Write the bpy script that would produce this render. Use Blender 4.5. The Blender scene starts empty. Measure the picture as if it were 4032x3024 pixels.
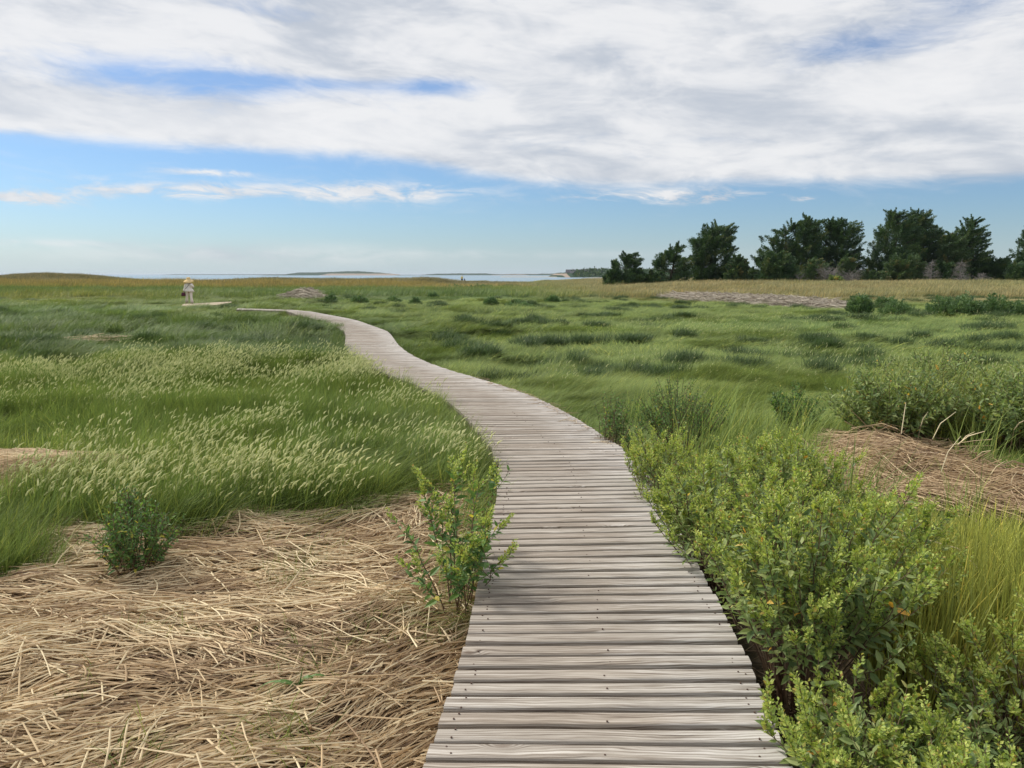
import bpy, math, random
import numpy as np
from mathutils import Vector, Matrix

# ------------------------------------------------------------------ camera, sky, sun, exposure
S = bpy.context.scene
COL = S.collection
EYE = 1.60
PITCH = math.radians(8.1)
FPX = 3028.0
cam = bpy.data.objects.new("camera", bpy.data.cameras.new("camera"))
COL.objects.link(cam)
cam.data.sensor_width = 36.0
cam.data.lens = FPX / 4032 * 36.0
cam.data.clip_start = 0.05
cam.data.clip_end = 60000
cam.location = (0, 0, EYE)
cam.rotation_euler = (math.radians(90) - PITCH, 0, 0)
S.camera = cam
S.view_settings.view_transform = 'Standard'
S.view_settings.look = 'None'
S.view_settings.exposure = 0.3
S.view_settings.gamma = 1.0
S.cycles.max_bounces = 6
S.cycles.diffuse_bounces = 3
S.cycles.glossy_bounces = 2
S.cycles.transmission_bounces = 4
S.cycles.transparent_max_bounces = 4
S.cycles.volume_bounces = 0
S.cycles.caustics_reflective = False
S.cycles.caustics_refractive = False

SUN_EL, SUN_AZ = math.radians(46), math.radians(-58)      # azimuth measured from the view axis, minus is left
sun = bpy.data.objects.new("sun", bpy.data.lights.new("sun", 'SUN'))
COL.objects.link(sun)
sun.data.energy = 3.0
sun.data.angle = math.radians(13)
sun.data.color = (1.0, 0.95, 0.86)
sd = Vector((math.sin(SUN_AZ) * math.cos(SUN_EL), math.cos(SUN_AZ) * math.cos(SUN_EL), math.sin(SUN_EL)))
sun.rotation_euler = (-sd).to_track_quat('-Z', 'Y').to_euler()


class E:
    """A little arithmetic on shader sockets."""
    nt = None

    def __init__(s, sock): s.s = sock

    @staticmethod
    def m(op, *a):
        n = E.nt.nodes.new('ShaderNodeMath'); n.operation = op
        for i, v in enumerate(a):
            if isinstance(v, E): E.nt.links.new(v.s, n.inputs[i])
            else: n.inputs[i].default_value = v
        return E(n.outputs[0])

    def __add__(s, o): return E.m('ADD', s, o)
    def __radd__(s, o): return E.m('ADD', o, s)
    def __sub__(s, o): return E.m('SUBTRACT', s, o)
    def __rsub__(s, o): return E.m('SUBTRACT', o, s)
    def __mul__(s, o): return E.m('MULTIPLY', s, o)
    def __rmul__(s, o): return E.m('MULTIPLY', o, s)
    def __truediv__(s, o): return E.m('DIVIDE', s, o)


def ss(a, b, v):
    n = E.nt.nodes.new('ShaderNodeMapRange'); n.interpolation_type = 'SMOOTHSTEP'
    for i, x in zip((0, 1, 2), (v, a, b)):
        if isinstance(x, E): E.nt.links.new(x.s, n.inputs[i])
        else: n.inputs[i].default_value = x
    n.inputs[3].default_value = 0; n.inputs[4].default_value = 1
    return E(n.outputs[0])


def vec(x, y, z=0.0):
    n = E.nt.nodes.new('ShaderNodeCombineXYZ')
    for i, v in enumerate((x, y, z)):
        if isinstance(v, E): E.nt.links.new(v.s, n.inputs[i])
        else: n.inputs[i].default_value = v
    return E(n.outputs[0])


def noise(v, scale, detail=4, rough=0.55, dist=0.0):
    n = E.nt.nodes.new('ShaderNodeTexNoise')
    if v is not None: E.nt.links.new(v.s, n.inputs['Vector'])
    n.inputs['Scale'].default_value = scale; n.inputs['Detail'].default_value = detail
    n.inputs['Roughness'].default_value = rough; n.inputs['Distortion'].default_value = dist
    return E(n.outputs[0])


def mixc(f, a, b):
    n = E.nt.nodes.new('ShaderNodeMix'); n.data_type = 'RGBA'
    for i, v in zip((0, 6, 7), (f, a, b)):
        if isinstance(v, E): E.nt.links.new(v.s, n.inputs[i])
        elif i == 0: n.inputs[i].default_value = v
        else: n.inputs[i].default_value = (*v, 1.0)
    return E(n.outputs[2])


def mulc(a, b):
    n = E.nt.nodes.new('ShaderNodeMix'); n.data_type = 'RGBA'; n.blend_type = 'MULTIPLY'
    n.inputs[0].default_value = 1.0
    for i, v in zip((6, 7), (a, b)):
        if isinstance(v, E): E.nt.links.new(v.s, n.inputs[i])
        else: n.inputs[i].default_value = (*v, 1.0)
    return E(n.outputs[2])


def gauss(az, el, a0, e0, ra, re):
    p = (az - a0) * (1.0 / ra); q = (el - e0) * (1.0 / re)
    return E.m('EXPONENT', (p * p + q * q) * -1.0)


W = bpy.data.worlds.new("World"); S.world = W; W.use_nodes = True
E.nt = W.node_tree
E.nt.nodes.clear()
sky = E.nt.nodes.new('ShaderNodeTexSky'); sky.sky_type = 'NISHITA'; sky.sun_disc = False
sky.sun_elevation = SUN_EL; sky.sun_rotation = SUN_AZ
sky.air_density = 1.0; sky.dust_density = 0.6; sky.ozone_density = 2.0
tc = E.nt.nodes.new('ShaderNodeTexCoord')
sx = E.nt.nodes.new('ShaderNodeSeparateXYZ'); E.nt.links.new(tc.outputs['Generated'], sx.inputs[0])
dx, dy, dz = E(sx.outputs[0]), E(sx.outputs[1]), E(sx.outputs[2])
az = E.m('ARCTAN2', dx, dy) * 57.2958
el = E.m('ARCSINE', dz) * 57.2958
zz = E.m('MAXIMUM', dz, 0.0) + 0.055
pu, pv = dx / zz, dy / zz
P = vec(pu, pv * 1.0, 0.0)
wq = noise(vec(az * 0.05, el * 0.12, 11.0), 2.4, 3, 0.5) - 0.5
wr = noise(vec(az * 0.05, el * 0.12, 19.0), 2.4, 3, 0.5) - 0.5
Pa = vec(az * 0.05 + wq * 0.25, el * 0.15 + wr * 0.25, 2.0)
Pb = vec(az * 0.05 + el * 0.045 + wq * 0.3, el * 0.165 + wr * 0.3, 7.0)
n1 = noise(Pa, 1.3, 7, 0.58, 0.3)
n2 = noise(Pb, 3.2, 9, 0.63, 0.35)
n4 = noise(vec(az * 0.05 + el * 0.05 + wq * 0.4, el * 0.20 + wr * 0.3, 3.0), 7.0, 8, 0.66, 0.5)
n3 = noise(vec(az * 0.045 + el * 0.02, el * 0.14, 5.0), 2.2, 7, 0.55, 0.5)
# lower edge of the cloud deck
edge = 7.9 - ss(-14.0, 8.0, az) * 1.9 - ss(20.0, 34.0, az) * 0.7 + (n1 - 0.5) * 1.6
deck = ss(-0.5, 1.3, el - edge)
wisp = (gauss(az, el, -22.8, 5.5, 6.0, 0.6) * 1.05 + gauss(az, el, -10.0, 5.8, 6.5, 0.65) * 1.05 + gauss(az, el, 11.0, 5.45, 6.5, 0.42) * 1.6
        + gauss(az, el, -31.5, 4.7, 3.0, 0.45) * 1.4 + gauss(az, el, -21.3, 6.8, 3.0, 0.25) * 0.7 + gauss(az, el, 20.4, 5.1, 1.2, 0.2) * 0.8)
hole = (gauss(az, el, -22.5, 12.5, 10.0, 1.4) * 0.98 + gauss(az, el, -5.5, 13.0, 3.6, 0.6) * 0.8 + gauss(az, el, -13.0, 12.9, 6.0, 0.5) * 0.5
        + gauss(az, el, 23.5, 14.4, 6.0, 1.2) * 0.85 + gauss(az, el, 8.0, 9.0, 9.0, 0.8) * 0.25 + gauss(az, el, -17.2, 17.3, 6.0, 0.9) * 0.5
        + gauss(az, el, 29.0, 16.0, 4.0, 1.2) * 0.6 + gauss(az, el, -31.0, 8.2, 4.0, 0.5) * 0.3)
dens = deck * 1.36 + wisp * (0.35 + ss(0.38, 0.62, n4 * 0.55 + n2 * 0.45) * 1.15) - hole * 0.95 + (n2 - 0.5) * 1.15 + (n1 - 0.5) * 0.7 + (n4 - 0.5) * 0.6
cov = ss(0.05, 1.25, dens)
low = (gauss(az, el, -19.0, 1.4, 11.0, 0.7) * 0.65 + gauss(az, el, 2.0, 1.5, 12.0, 0.3) * 0.25 + gauss(az, el, -32.0, 2.0, 5.0, 0.22) * 0.6) * ss(0.30, 0.62, n2)
cov = E.m('MAXIMUM', E.m('MAXIMUM', cov, low), deck * (0.12 + 0.3 * ss(0.35, 0.65, n2)))
shade = ss(0.36, 0.60, n3 * 0.6 + n2 * 0.28 + n4 * 0.12)
cl_hi, cl_lo = (7.2, 7.2, 7.25), (4.5, 4.85, 5.4)
cloud = mixc(shade, cl_lo, cl_hi)
rimlit = ss(0.0, 1.0, gauss(az, el, -18.0, 9.9, 16.0, 1.6) + gauss(az, el, 30.0, 11.6, 8.0, 1.4))
cloud = mixc(rimlit * 0.5, cloud, (7.6, 7.55, 7.55))
skyc = mulc(E(sky.outputs[0]), (0.57, 0.73, 0.93))
skyc = mixc(ss(0.0, 1.0, E.m('EXPONENT', el * -0.42)) * 0.62, skyc, (4.7, 5.7, 6.4))
out = mixc(cov * 0.95, skyc, cloud)
bg = E.nt.nodes.new('ShaderNodeBackground'); bg.inputs[1].default_value = 0.1
E.nt.links.new(out.s, bg.inputs[0])
wo = E.nt.nodes.new('ShaderNodeOutputWorld'); E.nt.links.new(bg.outputs[0], wo.inputs[0])

# ------------------------------------------------------------------ helpers
CP, SP = math.cos(PITCH), math.sin(PITCH)
K = 4032 / 2212.0


def ray(px, py):
    X, Y = (px - 2016) / FPX, -(py - 1512) / FPX
    return np.array([X, CP + Y * SP, -SP + Y * CP])


def ground(px, py, z):
    d = ray(px, py); t = (z - EYE) / d[2]
    return np.array([0, 0, EYE]) + d * t


def gd(X, Y, z=-0.15):          # measured on the reduced 2212-wide copy of the photograph
    return ground(X * K, Y * K, z)


def atdist(px, py, y):
    d = ray(px, py); t = y / d[1]
    return np.array([0, 0, EYE]) + d * t


def hash2(ix, iy, seed):
    n = (ix.astype(np.int64) * 374761393 + iy.astype(np.int64) * 668265263 + seed * 144269) & 0x7fffffff
    n = ((n ^ (n >> 13)) * 1274126177) & 0x7fffffff
    n = (n ^ (n >> 16)) & 0xffffff
    return n / float(0xffffff)


def vnoise(x, y, seed=0):
    x = np.asarray(x, float); y = np.asarray(y, float)
    ix, iy = np.floor(x), np.floor(y)
    fx, fy = x - ix, y - iy
    fx = fx * fx * fx * (fx * (fx * 6 - 15) + 10); fy = fy * fy * fy * (fy * (fy * 6 - 15) + 10)
    a, b = hash2(ix, iy, seed), hash2(ix + 1, iy, seed)
    c, d = hash2(ix, iy + 1, seed), hash2(ix + 1, iy + 1, seed)
    return (a * (1 - fx) + b * fx) * (1 - fy) + (c * (1 - fx) + d * fx) * fy


def fbm(x, y, seed=0, octv=4, g=0.5):
    s = 0; a = 1; t = 0; f = 1
    for i in range(octv):
        s = s + a * vnoise(np.asarray(x) * f + 17.3 * i, np.asarray(y) * f - 9.1 * i, seed + i); t += a; a *= g; f *= 2.03
    return s / t


def sms(a, b, x):
    t = np.clip((np.asarray(x, float) - a) / (b - a), 0, 1)
    return t * t * (3 - 2 * t)


def inpoly(x, y, poly):
    x = np.asarray(x); y = np.asarray(y); r = np.zeros(x.shape, bool)
    n = len(poly)
    for i in range(n):
        x1, y1 = poly[i]; x2, y2 = poly[(i + 1) % n]
        if y1 == y2: continue
        c = ((y1 > y) != (y2 > y)) & (x < (x2 - x1) * (y - y1) / (y2 - y1) + x1)
        r ^= c
    return r


def polydist(x, y, poly):
    """signed distance to a polygon outline, positive inside"""
    x = np.asarray(x, float); y = np.asarray(y, float)
    d = np.full(x.shape, 1e9)
    n = len(poly)
    for i in range(n):
        a = np.array(poly[i]); b = np.array(poly[(i + 1) % n]); ab = b - a
        L = max(ab @ ab, 1e-9)
        t = np.clip(((x - a[0]) * ab[0] + (y - a[1]) * ab[1]) / L, 0, 1)
        d = np.minimum(d, np.hypot(x - a[0] - t * ab[0], y - a[1] - t * ab[1]))
    return np.where(inpoly(x, y, poly), d, -d)


def tag(o, label=None, cat=None, group=None, kind=None):
    if label: o['label'] = label
    if cat: o['category'] = cat
    if group: o['group'] = group
    if kind: o['kind'] = kind
    return o


def empty(name, loc=(0, 0, 0), rz=0.0):
    o = bpy.data.objects.new(name, None); COL.objects.link(o)
    o.location = loc; o.rotation_euler = (0, 0, rz); o.empty_display_size = 0.1
    return o


def npmesh(name, V, F, mats, attrs=None, smooth=False, fmat=None, parent=None, link=True):
    """V (n,3); F list of integer arrays (m,3) or (m,4)."""
    V = np.asarray(V, np.float32)
    F = [np.asarray(f, np.int32) for f in (F if isinstance(F, list) else [F]) if len(f)]
    me = bpy.data.meshes.new(name)
    me.vertices.add(len(V)); me.vertices.foreach_set('co', V.ravel())
    li = np.concatenate([f.ravel() for f in F])
    cnt = np.concatenate([np.full(len(f), f.shape[1], np.int32) for f in F])
    st = np.concatenate([[0], np.cumsum(cnt)[:-1]]).astype(np.int32)
    me.loops.add(len(li)); me.loops.foreach_set('vertex_index', li)
    me.polygons.add(len(cnt)); me.polygons.foreach_set('loop_start', st)
    try: me.polygons.foreach_set('loop_total', cnt)
    except Exception: pass
    for m in (mats if isinstance(mats, (list, tuple)) else [mats]): me.materials.append(m)
    if fmat is not None: me.polygons.foreach_set('material_index', np.asarray(fmat, np.int32))
    me.polygons.foreach_set('use_smooth', np.full(len(cnt), bool(smooth)))
    for k, a in (attrs or {}).items():
        a = np.asarray(a, np.float32)
        if a.ndim == 1:
            me.attributes.new(k, 'FLOAT', 'POINT').data.foreach_set('value', a)
        elif a.shape[1] == 3:
            me.attributes.new(k, 'FLOAT_VECTOR', 'POINT').data.foreach_set('vector', a.ravel())
        else:
            me.attributes.new(k, 'FLOAT_COLOR', 'POINT').data.foreach_set('color', a.ravel())
    me.update(calc_edges=True); me.validate()
    o = bpy.data.objects.new(name, me)
    if link: COL.objects.link(o)
    if parent is not None: o.parent = parent
    return o


class MB:
    """Collects geometry for one mesh."""
    def __init__(s): s.V = []; s.Q = []; s.T = []; s.n = 0; s.A = []; s.mi = 0; s.QM = []; s.TM = []

    def add(s, V, Q=None, T=None, a=0.0):
        V = np.asarray(V, float)
        if Q is not None and len(Q): s.Q.append(np.asarray(Q, int) + s.n); s.QM.append(np.full(len(Q), s.mi))
        if T is not None and len(T): s.T.append(np.asarray(T, int) + s.n); s.TM.append(np.full(len(T), s.mi))
        s.V.append(V); s.n += len(V)
        a = np.asarray(a, float)
        s.A.append(np.full(len(V), float(a)) if a.ndim == 0 else a)

    def tube(s, pts, rad, k=6, cap=True, a=0.0, flat=1.0):
        pts = np.asarray(pts, float); n = len(pts)
        rad = np.full(n, rad) if np.isscalar(rad) else np.asarray(rad, float)
        tg = np.gradient(pts, axis=0); tg /= np.linalg.norm(tg, axis=1)[:, None] + 1e-12
        ref = np.array([0, 0, 1.0]) if abs(tg[:, 2]).mean() < 0.8 else np.array([0, 1.0, 0])
        u = np.cross(tg, ref); u /= np.linalg.norm(u, axis=1)[:, None] + 1e-12
        v = np.cross(u, tg)
        an = np.arange(k) / k * 2 * math.pi
        V = (pts[:, None] + rad[:, None, None] * (np.cos(an)[None, :, None] * u[:, None] + flat * np.sin(an)[None, :, None] * v[:, None])).reshape(-1, 3)
        Q = [[i * k + j, i * k + (j + 1) % k, (i + 1) * k + (j + 1) % k, (i + 1) * k + j] for i in range(n - 1) for j in range(k)]
        T = []
        if cap:
            V = np.vstack([V, pts[:1], pts[-1:]]); c0, c1 = n * k, n * k + 1
            T = [[c0, (j + 1) % k, j] for j in range(k)] + [[c1, (n - 1) * k + j, (n - 1) * k + (j + 1) % k] for j in range(k)]
        s.add(V, Q, T, a)

    def rings(s, rings, cap=True, a=0.0):
        """rings: list of (k,3) closed loops"""
        k = len(rings[0]); n = len(rings)
        V = np.vstack(rings)
        Q = [[i * k + j, i * k + (j + 1) % k, (i + 1) * k + (j + 1) % k, (i + 1) * k + j] for i in range(n - 1) for j in range(k)]
        T = []
        if cap:
            V = np.vstack([V, np.mean(rings[0], 0)[None], np.mean(rings[-1], 0)[None]])
            c0, c1 = n * k, n * k + 1
            T = [[c0, (j + 1) % k, j] for j in range(k)] + [[c1, (n - 1) * k + j, (n - 1) * k + (j + 1) % k] for j in range(k)]
        s.add(V, Q, T, a)

    def box(s, x0, x1, y0, y1, z0, z1, a=0.0):
        V = [[x, y, z] for z in (z0, z1) for y in (y0, y1) for x in (x0, x1)]
        s.add(V, [[0, 2, 3, 1], [4, 5, 7, 6], [0, 1, 5, 4], [2, 6, 7, 3], [0, 4, 6, 2], [1, 3, 7, 5]], None, a)

    def build(s, name, mat, parent=None, smooth=False, link=True, attrs=None):
        F = []
        if s.Q: F.append(np.vstack(s.Q))
        if s.T: F.append(np.vstack(s.T))
        at = {'rnd': np.concatenate(s.A)}
        at.update(attrs or {})
        return npmesh(name, np.vstack(s.V), F, mat, at, smooth, np.concatenate(s.QM + s.TM) if isinstance(mat, (list, tuple)) else None, parent, link)


# ------------------------------------------------------------------ materials
def newmat(name):
    m = bpy.data.materials.new(name); m.use_nodes = True
    m.node_tree.nodes.clear(); E.nt = m.node_tree
    return m


def attr(name, typ='GEOMETRY', out='Fac'):
    n = E.nt.nodes.new('ShaderNodeAttribute'); n.attribute_name = name; n.attribute_type = typ
    return E(n.outputs[out])


def wpos():
    n = E.nt.nodes.new('ShaderNodeNewGeometry'); return E(n.outputs['Position'])


def sep(v):
    n = E.nt.nodes.new('ShaderNodeSeparateXYZ'); E.nt.links.new(v.s, n.inputs[0])
    return [E(o) for o in n.outputs]


def ramp(f, stops):
    n = E.nt.nodes.new('ShaderNodeValToRGB')
    E.nt.links.new(f.s, n.inputs[0])
    e = n.color_ramp.elements
    while len(e) < len(stops): e.new(0.5)
    for q, (p, c) in zip(e, stops): q.position = p; q.color = (*c, 1)
    return E(n.outputs[0])


def surf(col, rough=0.7, spec=0.3, transl=0.0, tcol=None, bump=None, bdist=0.01, bstr=0.5):
    p = E.nt.nodes.new('ShaderNodeBsdfPrincipled')
    if isinstance(col, E): E.nt.links.new(col.s, p.inputs['Base Color'])
    else: p.inputs['Base Color'].default_value = (*col, 1)
    if isinstance(rough, E): E.nt.links.new(rough.s, p.inputs['Roughness'])
    else: p.inputs['Roughness'].default_value = rough
    p.inputs['Specular IOR Level'].default_value = spec
    if bump is not None:
        b = E.nt.nodes.new('ShaderNodeBump'); b.inputs['Distance'].default_value = bdist; b.inputs['Strength'].default_value = bstr
        E.nt.links.new(bump.s, b.inputs['Height']); E.nt.links.new(b.outputs[0], p.inputs['Normal'])
    sh = p.outputs[0]
    if transl > 0:
        t = E.nt.nodes.new('ShaderNodeBsdfTranslucent')
        c = tcol if tcol is not None else col
        if isinstance(c, E): E.nt.links.new(c.s, t.inputs[0])
        else: t.inputs[0].default_value = (*c, 1)
        x = E.nt.nodes.new('ShaderNodeMixShader'); x.inputs[0].default_value = transl
        E.nt.links.new(sh, x.inputs[1]); E.nt.links.new(t.outputs[0], x.inputs[2]); sh = x.outputs[0]
    o = E.nt.nodes.new('ShaderNodeOutputMaterial'); E.nt.links.new(sh, o.inputs[0])


def plain(name, col, rough=0.7, spec=0.3, var=0.25, scale=20.0, transl=0.0):
    m = newmat(name)
    f = noise(wpos(), scale, 4)
    c = mixc(f, tuple(v * (1 - var) for v in col), tuple(v * (1 + var) for v in col))
    surf(c, rough, spec, transl)
    return m


def m_grass():
    m = newmat("grass_blades")
    t = attr('tint', 'INSTANCER', 'Color')
    r = attr('rnd')
    c = mulc(t, ramp(r, [(0.0, (0.6, 0.62, 0.6)), (0.55, (1.0, 1.0, 1.0)), (0.9, (1.35, 1.25, 1.1)), (1.0, (2.3, 1.7, 1.5))]))
    surf(c, 0.55, 0.25, 0.30)
    return m


def m_seed():
    m = newmat("seed_spikes")
    r = attr('rnd')
    c = ramp(r, [(0.0, (0.13, 0.22, 0.05)), (0.28, (0.16, 0.25, 0.06)), (0.32, (0.55, 0.58, 0.27)), (1.0, (0.88, 0.86, 0.52))])
    surf(c, 0.7, 0.2, 0.35)
    return m


def m_leaf(name, stops, transl=0.35):
    m = newmat(name)
    r = attr('rnd')
    c = ramp(r, stops)
    surf(c, 0.5, 0.35, transl, mulc(c, (1.2, 1.25, 0.7)))
    return m


def m_straw():
    m = newmat("dry_reed_straw")
    r = attr('rnd')
    n = noise(wpos(), 40.0, 3)
    c = ramp(r, [(0.0, (0.16, 0.10, 0.06)), (0.28, (0.36, 0.245, 0.145)), (0.6, (0.63, 0.465, 0.275)), (1.0, (0.92, 0.78, 0.52))])
    c = mulc(c, mixc(n, (0.68, 0.67, 0.66), (1.08, 1.07, 1.05)))
    surf(c, 0.55, 0.3)
    return m


def m_wood():
    m = newmat("weathered_decking")
    pc = attr('pc', 'GEOMETRY', 'Vector')
    tt = attr('tt')
    u, v, r = sep(pc)
    rr = attr('rnd')
    wob = (noise(vec(u * 1.0, v * 4.0, r * 37.0), 2.2, 3, 0.5) - 0.5)
    kn = E.nt.nodes.new('ShaderNodeTexVoronoi'); kn.inputs['Scale'].default_value = 1.0; kn.feature = 'F1'
    E.nt.links.new(vec(u * 2.1 + r * 11.0, v * 5.5, r * 13.0).s, kn.inputs['Vector'])
    kd = E(kn.outputs['Distance'])
    knot = ss(0.22, 0.0, kd)
    g1 = noise(vec(u * 1.9, (v + wob * 0.06 + knot * 0.03) * 70.0, r * 51.0), 1.0, 6, 0.66)
    g2 = noise(vec(u * 6.0, (v + wob * 0.05 + knot * 0.03) * 240.0, r * 23.0), 1.0, 3, 0.6)
    rings_ = E.m('SINE', (v + wob * 0.06 + knot * 0.05) * 420.0 + r * 9.0) * 0.5 + 0.5
    grain = g1 * 0.62 + g2 * 0.28 + rings_ * 0.10
    c = ramp(grain, [(0.26, (0.07, 0.054, 0.043)), (0.41, (0.24, 0.205, 0.175)), (0.53, (0.42, 0.385, 0.345)), (0.70, (0.70, 0.675, 0.645))])
    warm = mixc(rr, (0.84, 0.79, 0.735), (1.05, 1.05, 1.03))
    warm = mulc(warm, mixc(noise(vec(r * 91.0, 3.0, 1.0), 1.0, 1), (0.62, 0.585, 0.55), (1.22, 1.22, 1.22)))
    c = mulc(c, warm)
    br = mixc(noise(vec(u * 0.9, v * 3.0, r * 71.0), 1.6, 2), (0.74, 0.73, 0.72), (1.22, 1.22, 1.22))
    c = mulc(c, br)
    bl = ss(0.45, 1.0, tt + (noise(vec(u * 2.0, v * 8.0, r * 5.0), 1.5, 3) - 0.5) * 0.7) * ss(0.35, 0.6, grain)
    c = mixc(bl * 0.5, c, (0.72, 0.70, 0.68))
    c = mixc(ss(0.10, 0.02, kd) * 0.7, c, (0.13, 0.085, 0.06))
    crack = ss(0.36, 0.27, g1)
    c = mixc(crack * 0.75, c, (0.05, 0.037, 0.03))
    surf(c, 0.72, 0.25, 0.0, None, grain - crack * 0.5, 0.004, 0.7)
    return m


def m_ground():
    m = newmat("marsh_soil")
    t = attr('tint', 'GEOMETRY', 'Color')
    p = wpos()
    n = noise(p, 14.0, 6, 0.6)
    n2 = noise(p, 0.35, 4, 0.6)
    c = mulc(t, mixc(n, (0.55, 0.55, 0.55), (1.35, 1.35, 1.35)))
    c = mulc(c, mixc(n2, (0.8, 0.8, 0.8), (1.15, 1.15, 1.1)))
    surf(c, 0.9, 0.1, 0.0, None, n, 0.03, 0.6)
    return m


def m_water():
    m = newmat("bay_water")
    p = wpos()
    x, y, z = sep(p)
    n = noise(vec(x * 0.05, y * 0.4, 0.0), 1.0, 4)
    surf((0.16, 0.24, 0.29), 0.22, 0.5, 0.0, None, n, 0.25, 0.35)
    return m


MGRASS, MSEED, MSTRAW, MWOOD, MGROUND, MWATER = m_grass(), m_seed(), m_straw(), m_wood(), m_ground(), m_water()
MSTEM = m_leaf("woody_stems", [(0.0, (0.075, 0.045, 0.03)), (0.6, (0.15, 0.09, 0.055)), (1.0, (0.24, 0.17, 0.11))], 0.0)
LEAF_BRIGHT = m_leaf("elder_leaves", [(0.0, (0.128, 0.193, 0.079)), (0.35, (0.201, 0.281, 0.105)), (0.72, (0.309, 0.378, 0.141)), (0.99, (0.419, 0.467, 0.194)), (0.995, (1.126, 0.687, 0.158)), (1.0, (0.997, 0.495, 0.105))])
LEAF_DARK = m_leaf("dark_leaves", [(0.0, (0.064, 0.139, 0.046)), (0.5, (0.121, 0.220, 0.066)), (0.95, (0.185, 0.309, 0.080)), (1.0, (0.741, 0.586, 0.106))])
SPIKE = m_leaf("flower_spikes", [(0.0, (0.217, 0.308, 0.077)), (0.5, (0.399, 0.484, 0.115)), (0.93, (0.600, 0.631, 0.169)), (1.0, (0.499, 0.278, 0.107))])
CEDAR = m_leaf("cedar_foliage", [(0.0, (0.035, 0.078, 0.033)), (0.5, (0.064, 0.123, 0.044)), (0.9, (0.109, 0.176, 0.052)), (1.0, (0.167, 0.185, 0.064))], 0.15)
CEDAR_L = m_leaf("pale_juniper_foliage", [(0.0, (0.054, 0.101, 0.047)), (0.5, (0.095, 0.155, 0.061)), (0.92, (0.142, 0.203, 0.074)), (1.0, (0.270, 0.216, 0.095))], 0.2)
BUSHY = m_leaf("marsh_bush_leaves", [(0.0, (0.079, 0.143, 0.064)), (0.5, (0.131, 0.218, 0.089)), (1.0, (0.210, 0.302, 0.121))], 0.25)
BARK = plain("cedar_bark", (0.11, 0.085, 0.065), 0.9, 0.1, 0.4, 6.0)
DEADWOOD = plain("dead_wood", (0.25, 0.23, 0.215), 0.9, 0.1, 0.3, 8.0)

# ------------------------------------------------------------------ boardwalk course (measured plank ends, deck top at z = 0)
NEAR = [(1665, 3024), (1738, 2820), (1799, 2647), (1850, 2458), (1878, 2310), (1899, 2203), (1955, 1960), (1964, 1822)]
FAR_L = [(1950, 1777), (1905, 1705), (1804, 1597), (1723, 1548), (1640, 1520), (1593, 1506), (1524, 1481), (1459, 1447), (1401, 1396), (1364, 1362), (1362, 1335), (1369, 1309), (1344, 1293), (1307, 1282)]
FAR_R = [(2480, 1790), (2352, 1700), (2188, 1606), (2060, 1541), (1980, 1512), (1896, 1487), (1800, 1466), (1680, 1432), (1604, 1405), (1568, 1371), (1546, 1330), (1524, 1309), (1485, 1284)]


def gl(pts): return np.array([ground(a, b, 0.0)[:2] for a, b in pts])


nl, fl, fr = gl(NEAR), gl(FAR_L), gl(FAR_R)
stations = []                         # (L, R) in metres, in walking order, per deck run
WIDE = 1.21
dd = nl[:, 1]
slopes = np.interp(dd, [1.5, 2.3, 3.2, 4.5, 7.0], [0.020, 0.022, -0.02, -0.062, -0.09])
near_st = [(np.array(p), np.array([p[0] + WIDE, p[1] - s])) for p, s in zip(nl, slopes)]
d0 = near_st[0]; d1 = near_st[1]
ext = (d0[0] - d1[0]) / np.linalg.norm(d0[0] - d1[0]) * 2.2
near_st = [(d0[0] + ext, d0[1] + ext)] + near_st
far_st = []
for y in np.arange(nl[-1, 1] + 0.13, 22.6, 0.45):
    xl = np.interp(y, fl[:, 1], fl[:, 0]); xr = np.interp(y, fr[:, 1], fr[:, 0])
    xm = (xl + xr) / 2
    far_st.append((xm, y))
fm = np.array(far_st)
k5 = np.ones(5) / 5
fm[2:-2, 0] = np.convolve(fm[:, 0], k5, 'valid')
far_st = [(np.array([x - WIDE / 2, y - 0.02]), np.array([x + WIDE / 2, y + 0.05])) for x, y in fm]
# last run: the walk bends away to the left behind the grass
for lpx, rpx in (((1275, 1268), (1420, 1262)), ((1231, 1253), (1350, 1250)), ((1190, 1240), (1280, 1239.5)), ((1150, 1231), (1225, 1226)),
                 ((1118, 1226.5), (1160, 1218.5)), ((1070, 1224), (1095, 1216.5)), ((1000, 1221.5), (1014, 1214.5)), ((930, 1219.5), (940, 1213))):
    L, R = gl([lpx])[0], gl([rpx])[0]
    c = (L + R) / 2; dv = (R - L) / np.linalg.norm(R - L) * WIDE / 2
    far_st.append((c - dv, c + dv))


def course(st, pitch):
    L = np.array([a for a, b in st]); R = np.array([b for a, b in st]); C = (L + R) / 2
    s = np.concatenate([[0], np.cumsum(np.linalg.norm(np.diff(C, axis=0), axis=1))])
    q = np.arange(0, s[-1], pitch)
    f = lambda A: np.stack([np.interp(q, s, A[:, 0]), np.interp(q, s, A[:, 1])], 1)
    return f(L), f(R)


PLANKW = 0.0800
runs = [course(near_st, 0.1045), course(far_st, 0.1045)]
PATHC = np.vstack([np.vstack([(l + r) / 2 for l, r in [run]]) for run in runs])


def walkdist(x, y):
    x = np.asarray(x, float); y = np.asarray(y, float)
    d = np.full(x.shape, 1e9)
    C = PATHC[::3]
    for c in C:
        d = np.minimum(d, np.hypot(x - c[0], y - c[1]))
    return d


# ------------------------------------------------------------------ areas on the ground
def P2(lst, z=-0.15): return [tuple(gd(a, b, z)[:2]) for a, b in lst]


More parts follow.
